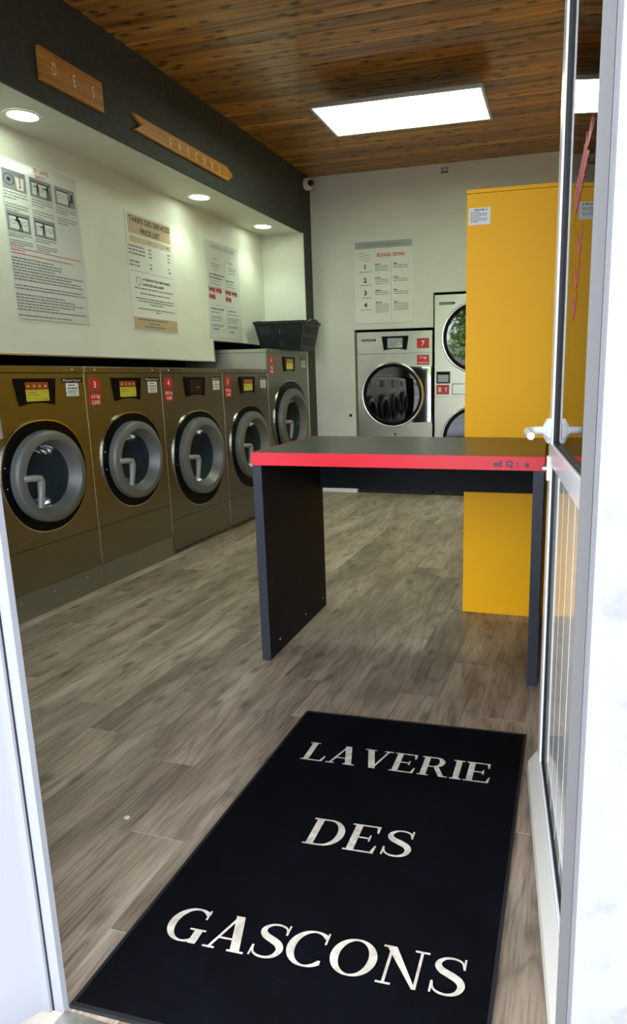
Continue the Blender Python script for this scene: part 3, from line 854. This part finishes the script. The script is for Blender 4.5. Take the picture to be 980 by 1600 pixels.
# safety poster
p, w, h = poster('safety poster with red heading and five grey pictograms', 'left', 2.775, 3.284, 1.362, 2.128, M_plaque)
text('heading', 'SÉCURITÉ', .019, .002, .727, p, M_redt, OUT, width=.100, bold=.015)
text('heading', 'SAFETY', .017, -.004, .701, p, M_redt, OUT, width=.072, bold=.015)
M_pict = mat('pictogram white', 'C6CAC6', .5)
def pict(u0, v1, kind):
    pw, phh = .145, .115
    b = quad('pictogram', u0, u0 + pw, v1 - phh, v1, p, M_greyp, OUT)
    uc, vc = u0 + pw / 2, v1 - phh / 2
    o2, o3 = OUT + .0004, OUT + .0008
    def disc(mb, cu, cv, r, ri=0, n=20, a=OUT, b_=OUT):
        ou = [(cu + r * math.cos(6.2832 * k / n), cv + r * math.sin(6.2832 * k / n)) for k in range(n)]
        if ri: mb.ringprism(ou, [(cu + ri * math.cos(6.2832 * k / n), cv + ri * math.sin(6.2832 * k / n)) for k in range(n)], a, b_)
        else: mb.prism(ou, a, b_)
        return mb
    if kind == 0:
        mb = disc(MB(), u0 + .038, vc, .033, .029, a=OUT, b_=o2); disc(mb, u0 + .038, vc, .012, a=OUT, b_=o2); mb.build('drum_icon', M_ink, b)
        MB().prism([(u0 + .085, vc - .045), (u0 + .125, vc - .045), (u0 + .132, vc + .025), (u0 + .078, vc + .025)], OUT, o2).build('bucket_icon', M_pict, b)
        MB().box(OUT, o3, u0 + .102, u0 + .108, vc - .03, vc + .03).box(OUT, o3, u0 + .097, u0 + .113, vc - .034, vc - .028).build('arrow_icon', M_redt, b)
        return
    r0, r1 = (u0 + .014, u0 + .128) if kind != 2 else (u0 + .014, u0 + .090)
    quad('machine_icon', r0, r1, vc - .042, vc + .03, b, M_pict, o2)
    quad('shelf_icon', r0 - .004, r1 + .004, vc + .03, vc + .038, b, M_ink, o3)
    n_ = 3 if kind != 2 else 2
    mb = MB()
    for i in range(n_):
        disc(mb, r0 + (r1 - r0) * (i + .5) / n_, vc - .002, .015, .0115, a=o2, b_=o3)
    tag(mb.build('door_icons', M_greyp, b), kind='stuff')
    mb = MB(); q = OUT + .0014
    def person(cu, lean=0.0, sit=False, sc=1.0):
        pts = lambda L: [(cu + a * sc, vc + c * sc) for a, c in L]
        disc(mb, cu + lean * .03 * sc, vc + .022 * sc, .007 * sc, a=o2, b_=q)
        if sit:
            mb.prism(pts([(-.008, -.012), (.008, -.012), (.008, .015), (-.006, .015)]), o2, q)
            mb.prism(pts([(-.02, -.018), (.008, -.018), (.008, -.010), (-.02, -.010)]), o2, q)
            mb.prism(pts([(-.02, -.043), (-.014, -.043), (-.014, -.012), (-.02, -.012)]), o2, q)
        else:
            mb.prism(pts([(-.007, -.012), (.007, -.012), (.007 + lean * .03, .015), (-.007 + lean * .03, .015)]), o2, q)
            mb.prism(pts([(-.010, -.046), (-.004, -.046), (0, -.012), (-.007, -.012)]), o2, q)
            mb.prism(pts([(.004, -.046), (.010, -.046), (.007, -.012), (0, -.012)]), o2, q)
            mb.prism(pts([(-.028, .006), (.0, .004), (.0, .012), (-.028, .013)]), o2, q)
    if kind == 1: person(u0 + .05, sc=.9); person(u0 + .118, sc=1.1)
    if kind == 2: person(u0 + .120, sit=True, sc=1.1)
    if kind == 3: person(u0 + .080, lean=-.5, sc=1.15)
    if kind == 4: person(u0 + .062, sc=1.0)
    tag(mb.build('figure_icon', M_ink, b), kind='stuff')
    if kind == 1: MB().box(o2, q, u0 + .045, u0 + .09, vc + .028, vc + .033).build('cross_icon', M_redt, b)
ucol = (-.251, -.081, .088)
def squash(o, v1):
    for q in [o] + list(o.children):
        for v in q.data.vertices: v.co.z = v1 - (v1 - v.co.z) * .091 / .115
for i in range(5):
    v1 = .698 if i < 3 else .506
    before = set(p.children)
    pict(ucol[i % 3], v1, i)
    for o in p.children:
        if o not in before: squash(o, v1)
ln = []
for i in range(3):
    for r_ in (0, 1, 2, 4, 5, 6): ln.append((ucol[i], ucol[i] + (.145 if r_ not in (2, 6) else .08), .592 - r_ * .0135))
for i in range(2):
    for r_ in (0, 1, 3, 4, 5): ln.append((ucol[i], ucol[i] + (.145 if r_ not in (1, 5) else .09), .402 - r_ * .011))
greek('captions', ln, .0045, p, M_ink2, OUT, 11)
quad('red_rule', -.25, .233, .337, .340, p, M_redt, OUT)
greek('red_caption', [(-.25, -.16, .325), (-.25, .17, .311)], .0045, p, M_redt, OUT, 12)
rnd = random.Random(5)
greek('small_print', [(-.25, rnd.choice((.235, .22, .08, .15, .03)), .288 - i * .0145) for i in range(18) if i not in (8, 11)] + [(-.25, .12, .013)], .0058, p, M_ink2, OUT, 13)
# price list
p, w, h = poster('price list poster with tan heading and tan footer', 'left', 3.684, 4.175, 1.365, 2.068, M_plaque2)
quad('heading_band', -.219, .223, .579, .691, p, M_tan, OUT)
text('heading', 'TARIFS DES SERVICES', .031, .007, .648, p, M_ink, OUT + .0005, width=.428, bold=.022)
text('heading', 'PRICE LIST', .030, .002, .589, p, M_ink, OUT + .0005, width=.205, bold=.022)
quad('table_band', -.212, .218, .528, .563, p, M_tan2, OUT)
greek('table_header', [(-.025, .005, .543), (.165, .20, .543)], .008, p, M_ink2, OUT + .0005, 1)
L_ = []
for i, r_ in enumerate((.498, .476, .454, .407, .385)):
    L_ += [(-.233, -.07 if i < 3 else -.13, r_), (-.03, .0, r_), (.175, .205, r_)]
greek('price_rows', L_, .009, p, M_ink2, OUT, 21)
quad('rule', -.222, .215, .355, .357, p, M_greyp, OUT)
SH = ((0, 1.15), (1, .75), (1, -.2), (.6, -.8), (0, -1.2), (-.6, -.8), (-1, -.2), (-1, .75))
MB().ringprism([(-.157 + .024 * a, .296 + .025 * b_) for a, b_ in SH], [(-.157 + .020 * a, .296 + .021 * b_) for a, b_ in SH], OUT - .0004, OUT + .0002).build('shield_logo', M_ink2, p)
text('subheading', 'HYGIÉNISATION MACHINES', .015, .030, .306, p, M_ink, OUT, width=.295, bold=.02)
text('subheading', 'SANITIZED MACHINES', .015, -.005, .275, p, M_ink, OUT, width=.222, bold=.02)
greek('small_print', [(-.205, .205, .252), (-.15, .17, .222), (-.20, .22, .190), (-.18, .205, .174), (-.06, .09, .158), (-.18, .21, .128), (0, .05, .112)], .007, p, M_ink2, OUT, 22)
quad('footer_band', -.237, .234, .004, .078, p, M_tan, OUT)
greek('footer_print', [(-.19, .12, .060), (-.07, .03, .038), (-.13, .09, .018)], .008, p, M_ink2, OUT + .0005, 23)
# house rules poster with red fields
p, w, h = poster('grey poster with six small dark red fields, nearest the niche end', 'left', 4.592, 5.100, 1.360, 2.067, M_plaque)
text('heading', 'LAVERIE DES GASCONS', .028, -.004, .656, p, M_ink2, OUT, width=.365, bold=.004)
rnd = random.Random(9)
L_ = []
for c0 in (-.215, .035):
    for v in (.130, .165, .182, .205): L_.append((c0 + .02 + rnd.uniform(0, .05), c0 + .17 + rnd.uniform(-.04, 0), h - v))
    for v in (.290, .312, .520, .550, .562, .580, .612, .622): L_.append((c0, c0 + .19 + rnd.uniform(-.06, 0), h - v))
greek('small_print', L_, .0055, p, M_ink2, OUT, 31)
greek('bold_print', [(-.215, 0, h - .245), (-.215, -.02, h - .268), (.035, .16, h - .268), (-.215, -.03, h - .495), (.05, .17, h - .495), (-.2, -.12, h - .645), (.05, .12, h - .655)], .008, p, M_ink, OUT, 32)
M_red2 = mat('dark red print', '9A2A38', .5)
for c0 in (-.232, .012):
    for (a, b_) in ((0, 0), (.100, 0), (0, -.052)):
        f_ = quad('red_field', c0 + a, c0 + a + .087, .337 + b_, .375 + b_, p, M_red2, OUT)
        greek('field_print', [(c0 + a + .008, c0 + a + .08, h - .340 + b_), (c0 + a + .008, c0 + a + .06, h - .366 + b_)], .004, f_, M_plaque2, OUT + .0004, 2)
MB().prism([(-.012 + .02 * math.cos(k * .7), h - .515 + .016 * math.sin(k * .7)) for k in range(9)], OUT - .0003, OUT + .0003).build('hand_icon', M_pict, p)
quad('rule', -.14, .14, h - .462, h - .4605, p, M_greyp, OUT)
quad('divider', .020, .0215, .06, h - .12, p, M_greyp, OUT)
# drying instructions on the back wall
p, w, h = poster('drying instructions poster with steps 1 to 4 on the back wall', 'back', -1.934, -1.408, 1.510, 2.194, M_plaque2)
quad('heading_band', -w / 2 + .010, w / 2 - .010, h - .068, h - .012, p, M_greyband, OUT)
text('heading', 'Instructions / Instructions', .020, 0, h - .048, p, M_ink2, OUT + .0005, width=.32)
text('subheading', 'SÉCHAGE / DRYING', .027, .065, h - .138, p, M_redt, OUT, width=.245, bold=.03)
for k in range(3):
    mb = MB()
    pts = [(-.205 + i * .0105, h - .115 - k * .024 + .011 * math.sin(i * .75 + .6)) for i in range(9)]
    for a, b_ in zip(pts, pts[1:]):
        mb.add([(OUT, a[0], a[1]), (OUT, b_[0], b_[1]), (OUT, b_[0], b_[1] + .004), (OUT, a[0], a[1] + .004)], [(0, 1, 2, 3)])
    mb.build('wave_logo', M_redt, p)
for i, v in enumerate((.215, .325, .430, .530)):
    text('numeral', str(i + 1), .036, -.165, h - v - .018, p, M_ink, OUT, bold=.045)
    greek('step_caption', [(-.215 + (.02 if i == 2 else 0), -.105, h - v - .045)], .006, p, M_ink2, OUT, i)
    L_ = [(-.075, .045, h - v - .002 - .016 * r_) for r_ in range((3, 3, 2, 5)[i])] + [(.090, .22, h - v - .002 - .016 * r_) for r_ in range((2, 2, 2, 4)[i])]
    greek('step_print', L_, .006, p, M_ink2, OUT, 40 + i)
    greek('bold_print', [(-.075, -.02, h - v + .012), (.090, .13, h - v + .012)], .008, p, M_ink, OUT, 50 + i)
quad('divider', .067, .069, .02, h - .165, p, M_redt, OUT)

# ------------------------------------------------------------------ wooden name boards on the fascia
def board_sign(label, y0, y1, z0, z1, outline, word, hcap, ustart, ustep, zc, rz=0.0):
    t = thing('wooden_sign', label, 'sign', (XM, (y0 + y1) / 2, z0))
    MB().prism([((a - .5) * (y1 - y0), b_ * (z1 - z0)) for a, b_ in outline], .002, .020).build('board', M_wood_sign, t)
    for i, c in enumerate(word):
        text('letter', c, hcap, ustart + i * ustep, zc, t, M_white, .0206, sx=.55, bold=-.004)
    return t
t = board_sign('rectangular wooden sign reading DES on the dark fascia', 2.650, 3.051, 2.337, 2.471, [(0, 0), (1, 0.01), (1, 1), (0, 1)], 'DES', .050, -.118, .125, .045)
for u in (-.065, .065): quad('joint', u - .0007, u + .0007, .001, .133, t, M_ink2, .0202)
board_sign('arrow shaped wooden sign reading GASCONS with a forked tail', 3.284, 4.333, 2.337, 2.422, [(0.005, 0.04), (.93, 0), (1, .55), (.925, 1.0), (0, .96), (.066, .50)], 'GASCONS', .042, -.195, .090, .020)

# ------------------------------------------------------------------ folding table
tb = thing('folding_table', 'black laundry folding table with a bright red front edge', 'table', (-1.117, 2.119, 0), math.radians(2.2))
TW, TD, TZ = 1.016, .67, .792
MB().box(0, TW, .0045, TD, TZ - .045, TZ, .0008).build('table_top', M_tabletop, tb)
eb = MB().box(-.002, TW + .002, 0, .0043, TZ - .0455, TZ + .0003, .0005).build('red_edge', M_topred, tb)
MB().box(-.004, -.0005, .0045, TD, TZ - .0455, TZ + .0003).build('red_edge', M_topred, tb)
M_faded = mat('faded grey lettering', '5A5070', .6)
for s_, u_, sx_ in (('ed', .868, 1), ('Q', .906, 1), (':', .931, 1), ('e', .962, 1)):
    o = text('faded_lettering', s_, .019, 0, 0, eb, M_faded, 0, bold=.05)
    for v in o.data.vertices: v.co = (u_ + v.co.y, -.0003, TZ - .033 + v.co.z)
for x0 in (0, TW - .034):
    lg = MB().box(x0 + .0008, x0 + .033, .006, TD - .02, 0, TZ - .046, .0008).build('leg_panel', M_navy, tb)
    MB().box(x0, x0 + .034, .0035, .0058, 0, TZ - .046).build('front_edge', M_navyedge, lg)
    for yy, zz in ((.10, .05), (.38, .05), (.60, .05), (.66, .60)):
        MB().lathe([(x0 + .0345, .0001), (x0 + .0343, .004), (x0 + .033, .005)], 10, (yy, zz), 'x').build('screw', M_screw, lg)
MB().box(.034, TW - .034, TD - .055, TD - .03, .565, TZ - .046, .0008).build('apron', M_navy, tb)

# ------------------------------------------------------------------ yellow cabinet
yc_ = thing('yellow_cabinet', 'tall bright yellow cabinet standing behind the table', 'cabinet', (-.473, 2.837, 0), math.radians(1.0))
CW, CD, CZ = 1.30, 2.72, 1.778
MB().box(0, .019, .019, CD, 0, CZ - .016, .001).build('side_panel', M_yellow, yc_)
fp = MB().box(0, CW, 0, .0185, 0, CZ - .016, .001).build('front_panel', M_yellow, yc_)
MB().box(-.002, CW, -.003, CD, CZ - .015, CZ, .001).build('lid', M_yellow, yc_)
MB().box(.02, CW, CD - .02, CD - .001, .001, CZ - .016).build('back_panel', M_yellow, yc_)
for u_, z_ in ((.03, .085), (.03, .135), (.175, .09), (.175, .14), (.245, .09)):
    MB().lathe([(-.0012, .0001), (-.001, .004), (0, .005)], 10, (u_, z_), 'y').build('screw_cap', M_yellow, fp)
ns = thing('notice_sheet', 'small white printed notice at the top of the yellow cabinet', 'notice', (-.4215, 2.8365, 1.676), math.radians(-89.0))
MB().box(.0005, .0012, -.043, .043, -.032, .032).build('sheet', M_paper, ns)
greek('small_print', [(-.036, .03 if i % 3 else .0, .014 - i * .006) for i in range(7)], .0028, ns, M_ink2, .0014, 3)
greek('heading', [(-.02, .012, .022)], .004, ns, M_ink, .0014, 2)
quad('emblem', .014, .018, .019, .028, ns, M_ink, .0015); quad('emblem', .026, .029, .019, .028, ns, M_ink, .0015)

# ------------------------------------------------------------------ door mat with lettering
TL, TR, BL, BR = (-.792, 1.787), (-.115, 1.823), (-.788, .748), (-.098, .775)
def bil(u, v):      # u: left to right, v: bottom to top
    return tuple((1 - u) * ((1 - v) * BL[i] + v * TL[i]) + u * ((1 - v) * BR[i] + v * TR[i]) for i in (0, 1))
mt = thing('door_mat', 'black door mat with cream LAVERIE DES GASCONS lettering', 'door mat', (BL[0], BL[1], 0))
def MP(u, v, z): q = bil(u, v); return (q[0] - BL[0], q[1] - BL[1], z)
mb = MB(); nu, nv = 24, 36
vs = [MP(i / nu, j / nv, .0075 + .0004 * math.sin(i * 2.1 + j * 1.3)) for j in range(nv + 1) for i in range(nu + 1)]
fs = [(j * (nu + 1) + i, j * (nu + 1) + i + 1, (j + 1) * (nu + 1) + i + 1, (j + 1) * (nu + 1) + i) for j in range(nv) for i in range(nu)]
mb.add(vs, fs, True)
mb.build('pile', M_mat, mt)
MB().ringprism([MP(a, b_, 0)[:2] for a, b_ in ((-.006, -.004), (1.006, -.004), (1.006, 1.004), (-.006, 1.004))], [MP(a, b_, 0)[:2] for a, b_ in ((.004, .003), (.996, .003), (.996, .997), (.004, .997))], .0005, .0082, 'z').build('border', M_black, mt)

# serif capitals drawn as strokes: cap height 1, list of polygons
T, H_, SF = .165, .052, .075
def rectp(x0, y0, x1, y1): return [(x0, y0), (x1, y0), (x1, y1), (x0, y1)]
def stem(x, y0=0, y1=1, t=T): return [rectp(x, y0, x + t, y1)]
def serif(x, y, t=T, s=SF, up=True):
    yy = (y, y + H_) if up else (y - H_, y)
    return [rectp(x - s, yy[0], x + t + s, yy[1])]
def band(path, wd):
    """variable width stroke, as quads; path points with half widths"""
    out = []; L_, R_ = [], []
    n = len(path)
    for i, p_ in enumerate(path):
        a = path[max(i - 1, 0)]; b_ = path[min(i + 1, n - 1)]
        dx, dy = b_[0] - a[0], b_[1] - a[1]; d_ = math.hypot(dx, dy) or 1
        nx, ny = -dy / d_, dx / d_
        L_.append((p_[0] + nx * wd[i], p_[1] + ny * wd[i])); R_.append((p_[0] - nx * wd[i], p_[1] - ny * wd[i]))
    for i in range(n - 1): out.append([L_[i], L_[i + 1], R_[i + 1], R_[i]])
    return out
def arc(cx, cy, rx, ry, a0, a1, tmax, tmin, n=28):
    """stroke along an ellipse, thick on the left and right, thin at top and bottom"""
    pth, wd = [], []
    for k in range(n + 1):
        a = math.radians(a0 + (a1 - a0) * k / n)
        pth.append((cx + rx * math.cos(a), cy + ry * math.sin(a)))
        wd.append((tmin + (tmax - tmin) * abs(math.cos(a)) ** 1.5) / 2)
    return band(pth, wd)
def diag(x0, y0, x1, y1, t): return [[(x0 - t / 2, y0), (x0 + t / 2, y0), (x1 + t / 2, y1), (x1 - t / 2, y1)]]
def tri_serif(x, y, d, h=.2):   # vertical beak at a bar's end
    return [[(x - .045, y), (x, y), (x, y + d * h), (x - .02, y + d * h)]]
def gS():
    pth = [(.60, .74), (.55, .90), (.40, .965), (.24, .94), (.135, .84), (.125, .72), (.21, .61), (.38, .52), (.53, .42), (.595, .28), (.54, .12), (.40, .035), (.22, .045), (.10, .14), (.06, .30)]
    wd = [.02, .022, .028, .03, .05, .065, .078, .085, .08, .068, .05, .03, .028, .022, .02]
    # smooth the path
    P2, W2 = [], []
    n = len(pth)
    for i in range(n - 1):
        p0, p1, p2, p3 = pth[max(i - 1, 0)], pth[i], pth[i + 1], pth[min(i + 2, n - 1)]
        for s_ in range(4):
            t_ = s_ / 4
            P2.append(tuple(.5 * (2 * p1[j] + (p2[j] - p0[j]) * t_ + (2 * p0[j] - 5 * p1[j] + 4 * p2[j] - p3[j]) * t_ ** 2 + (3 * p1[j] - p0[j] - 3 * p2[j] + p3[j]) * t_ ** 3) for j in (0, 1)))
            W2.append(wd[i] * (1 - t_) + wd[i + 1] * t_)
    P2.append(pth[-1]); W2.append(wd[-1])
    return .68, band(P2, W2) + [rectp(.585, .70, .625, .985), rectp(.04, .02, .08, .31)]
def gE(): return .78, stem(.09) + serif(.09, 0) + serif(.09, 1, up=False) + [rectp(.2, 0, .70, H_), rectp(.2, 1 - H_, .67, 1), rectp(.2, .49, .52, .54), rectp(.49, .40, .53, .63)] + [[(.62, H_), (.70, H_), (.72, .28), (.68, .28)], [(.59, 1 - H_), (.67, 1 - H_), (.67, .74), (.63, .74)]]
GL = {
 'L': lambda: (.74, stem(.09) + serif(.09, 0) + serif(.09, 1, up=False) + [rectp(.2, 0, .67, H_)] + [[(.59, H_), (.67, H_), (.70, .30), (.66, .30)]]),
 'A': lambda: (.92, diag(.14, 0, .43, 1, .06) + diag(.70, 0, .44, 1, .19) + [rectp(.24, .30, .60, .35), rectp(.02, 0, .27, H_), rectp(.53, 0, .87, H_)]),
 'V': lambda: (.90, diag(.45, 0, .19, 1, .19) + diag(.46, 0, .74, 1, .06) + [rectp(.02, 1 - H_, .36, 1), rectp(.61, 1 - H_, .87, 1)]),
 'E': gE,
 'R': lambda: (.88, stem(.09) + serif(.09, 0) + serif(.09, 1, up=False) + [rectp(.2, 1 - H_, .42, 1), rectp(.2, .47, .44, .515)] + arc(.42, .74, .20, .238, 92, -92, .16, H_, 18) + [[(.40, .49), (.55, .49), (.76, .03), (.62, .0)], rectp(.62, 0, .86, H_ * .8)]),
 'I': lambda: (.36, stem(.10) + serif(.10, 0) + serif(.10, 1, up=False)),
 'D': lambda: (.88, stem(.09) + serif(.09, 0) + serif(.09, 1, up=False) + [rectp(.2, 1 - H_, .44, 1), rectp(.2, 0, .44, H_)] + arc(.42, .5, .345, .474, 93, -93, .165, H_, 26)),
 'S': gS,
 'G': lambda: (.92, arc(.47, .5, .375, .474, 48, 312, .165, H_, 34) + stem(.63, .03, .40) + [rectp(.52, .36, .86, .41), rectp(.70, .70, .74, .98), rectp(.63, .0, .79, .10)]),
 'C': lambda: (.86, arc(.47, .5, .375, .474, 48, 314, .165, H_, 34) + [rectp(.71, .66, .75, .985), rectp(.70, .13, .76, .22)]),
 'O': lambda: (.94, arc(.47, .5, .365, .474, 0, 360, .165, H_, 44)),
 'N': lambda: (.98, [rectp(.16, 0, .215, 1), rectp(.74, 0, .795, 1)] + [[(.06, 1), (.27, 1), (.795, 0), (.72, 0)]] + [rectp(.05, 0, .33, H_), rectp(.63, 1 - H_, .91, 1), rectp(.02, 1 - H_, .2, 1)]),
}
def uv_of(x, y):   # world -> mat uv by Newton
    u, v = .5, .5
    for _ in range(20):
        q = bil(u, v); e = (x - q[0], y - q[1])
        u += e[0] / .68; v += e[1] / 1.04
    return u, v
def mat_word(word, xl, xr, yl, yr, cap, sp):
    """baseline from (xl, yl) to (xr, yr)"""
    gs = [GL[c]() for c in word]
    tot = sum(g[0] for g in gs) + sp * (len(word) - 1)
    Lw = math.hypot(xr - xl, yr - yl); kx = Lw / tot
    ex = ((xr - xl) / Lw, (yr - yl) / Lw); ey = (-ex[1] * .3, 1.0)
    x = 0
    for c, (adv, polys) in zip(word, gs):
        mb = MB()
        for pl_ in polys:
            vs = []
            for (a, b_) in pl_:
                gx = (x + a) * kx; gy = b_ * cap
                vs.append((xl + ex[0] * gx + ey[0] * gy - BL[0], yl + ex[1] * gx + ey[1] * gy - BL[1], .0086 + .000025 * len(mb.f)))
            mb.add(vs, [tuple(range(len(vs)))])
        mb.build('letter', M_matprint, mt)
        x += adv + sp
mat_word('LAVERIE', -.710, -.180, 1.533, 1.556, .088, .02)
mat_word('DES', -.570, -.318, 1.219, 1.232, .090, .04)
mat_word('GASCONS', -.730, -.146, .905, .932, .080, .0)

# ------------------------------------------------------------------ lamps
lp = thing('ceiling_panel_lamp', 'rectangular LED panel lamp hung on wires under the wooden ceiling', 'lamp', (-1.112, 4.285, 2.62), math.radians(1.2))
lx, ly = .515, .252
MB().ringprism([(-lx, -ly), (lx, -ly), (lx, ly), (-lx, ly)], [(-lx + .017, -ly + .017), (lx - .017, -ly + .017), (lx - .017, ly - .017), (-lx + .017, ly - .017)], -.007, .012, 'z').build('frame', M_alu, lp)
MB().box(-lx + .0172, lx - .0172, -ly + .0172, ly - .0172, -.004, .0).build('diffuser', M_lamp, lp)
MB().box(-lx + .005, lx - .005, -ly + .005, ly - .005, .003, .012).build('back_plate', M_alu, lp)
for a in (-.30, .31):
    for b_ in (-ly + .01, ly - .01):
        MB().tube([(a, b_, .01), (a, b_, ZC - 2.62)], .0008, 6).build('hanging_wire', M_wire, lp)
MB().tube([(.02, -.1, .012), (.08, -.12, .03), (.14, -.14, .075), (.24, -.17, .09), (.30, -.19, .118)], .002, 6).build('power_cable', M_wire, lp)

def downlight(y, label):
    t = thing('downlight', label, 'downlight', (-2.535, y, ZS), 0, 'downlights in the niche soffit')
    MB().lathe([(-.0005, .078), (-.004, .076), (-.005, .068), (-.002, .064)], 36, (0, 0), 'z').build('trim_ring', M_cctv, t)
    MB().lathe([(-.0022, .064), (-.0024, .0005)], 36, (0, 0), 'z').build('lens', M_spot, t)
    ld = bpy.data.lights.new('downlight_beam', 'SPOT'); ld.energy = 11; ld.color = (0.80, 1.0, 0.78); ld.spot_size = math.radians(112); ld.spot_blend = .8; ld.shadow_soft_size = .05
    lo = bpy.data.objects.new('downlight_beam', ld); COL.objects.link(lo); lo.parent = t; lo.location = (0, 0, -.012)
downlight(2.763, 'round soffit downlight nearest the DES sign at the left edge')
downlight(4.269, 'round soffit downlight below the tip of the arrow sign')
downlight(5.215, 'round soffit downlight nearest the niche end, above the basket')

# ------------------------------------------------------------------ camera, detector
cc = thing('security_camera', 'small white dome security camera in the ceiling corner', 'security camera', (-2.285, 5.62, 2.655))
MB().lathe([(-.043, .030), (-.036, .047), (-.010, .05), (.012, .046), (.03, .036)], 28, (0, 0), 'x', caps=True).build('housing', M_cctv, cc)
MB().lathe([(.0, .026), (-.02, .024), (-.032, .016), (-.036, .0005)], 24, (.018, .0), 'y').build('lens', M_lens, cc)
cc.children[1].location = (.012, -.028, -.004)
sd = thing('motion_detector', 'small white motion detector high on the back wall', 'detector', (-1.136, YB, 2.672))
MB().box(-.042, .042, -.03, -.001, -.03, .034, .012).build('housing', M_cctv, sd)
MB().box(-.03, .03, -.034, -.0305, -.018, .006, .001).build('lens', M_greyp, sd)
for s in (-1, 1): MB().box(s * .018 - .006, s * .018 + .006, -.0325, -.0303, .014, .024).build('indicator', M_ink, sd)

# ------------------------------------------------------------------ street tree that the dryer glass mirrors
def leaf_mat():
    m = mat('sunlit leaves', '5E8A2E', 0.6)
    t, n, l, b = nodes(m)
    ge = N(t, 'ShaderNodeNewGeometry'); r = ramp(t, [(0, '3E6A1E'), (.5, '6C9A34'), (1, '9CC04E')])
    l.new(ge.outputs['Random Per Island'], r.inputs['Fac']); l.new(r.outputs[0], b.inputs['Base Color'])
    return m
M_leaf = leaf_mat()
M_bark = noise_col(mat('bark', '5A4C3E', 0.9), '4A3E32', '6A5B4A', (1, 1, .3), 20.0)
def tree(label, x, y, hgt, rad, seed):
    rnd = random.Random(seed)
    t = thing('street_tree', label, 'tree', (x, y, -.03), 0, 'street trees opposite the shop')
    MB().tube([(0, 0, 0), (.03, 0, hgt * .2), (-.02, .03, hgt * .42), (.02, 0, hgt * .7)], [.13, .11, .09, .04], 8).build('trunk', M_bark, t)
    mb = MB()
    cl = [(rnd.uniform(-.6, .6) * rad, rnd.uniform(-.6, .6) * rad, hgt * rnd.uniform(.3, .88), rnd.uniform(.35, .55) * rad) for _ in range(16)]
    for _ in range(5200):
        cx_, cy_, cz_, cr = rnd.choice(cl)
        d_ = Vector((rnd.gauss(0, 1), rnd.gauss(0, 1), rnd.gauss(0, 1))).normalized() * cr * rnd.uniform(.6, 1.0)
        p_ = Vector((cx_, cy_, cz_)) + d_
        a = Vector((rnd.gauss(0, 1), rnd.gauss(0, 1), rnd.gauss(0, 1))).normalized(); b_ = a.orthogonal().normalized()
        L_ = rnd.uniform(.10, .17)
        mb.add([p_ - a * L_, p_ + b_ * L_ * .45, p_ + a * L_, p_ - b_ * L_ * .45], [(0, 1, 2, 3)])
    me = bpy.data.meshes.new('foliage'); me.from_pydata(mb.v, [], mb.f); me.materials.append(M_leaf)
    tag(obj('foliage', me, t), kind='stuff')
tree('leafy green street tree mirrored in the glass of dryer 8', -3.4, -9.5, 5.6, 2.2, 1)

ps = MB().prism([(-.006, -.004), (.004, -.006), (.007, .002), (.001, .006), (-.005, .003)], 0.0003, .003, 'z').build('paper_scrap', M_paper, None, (-1.022, 1.197, 0))
tag(ps, 'tiny white scrap lying on the floor left of the mat', 'scrap')
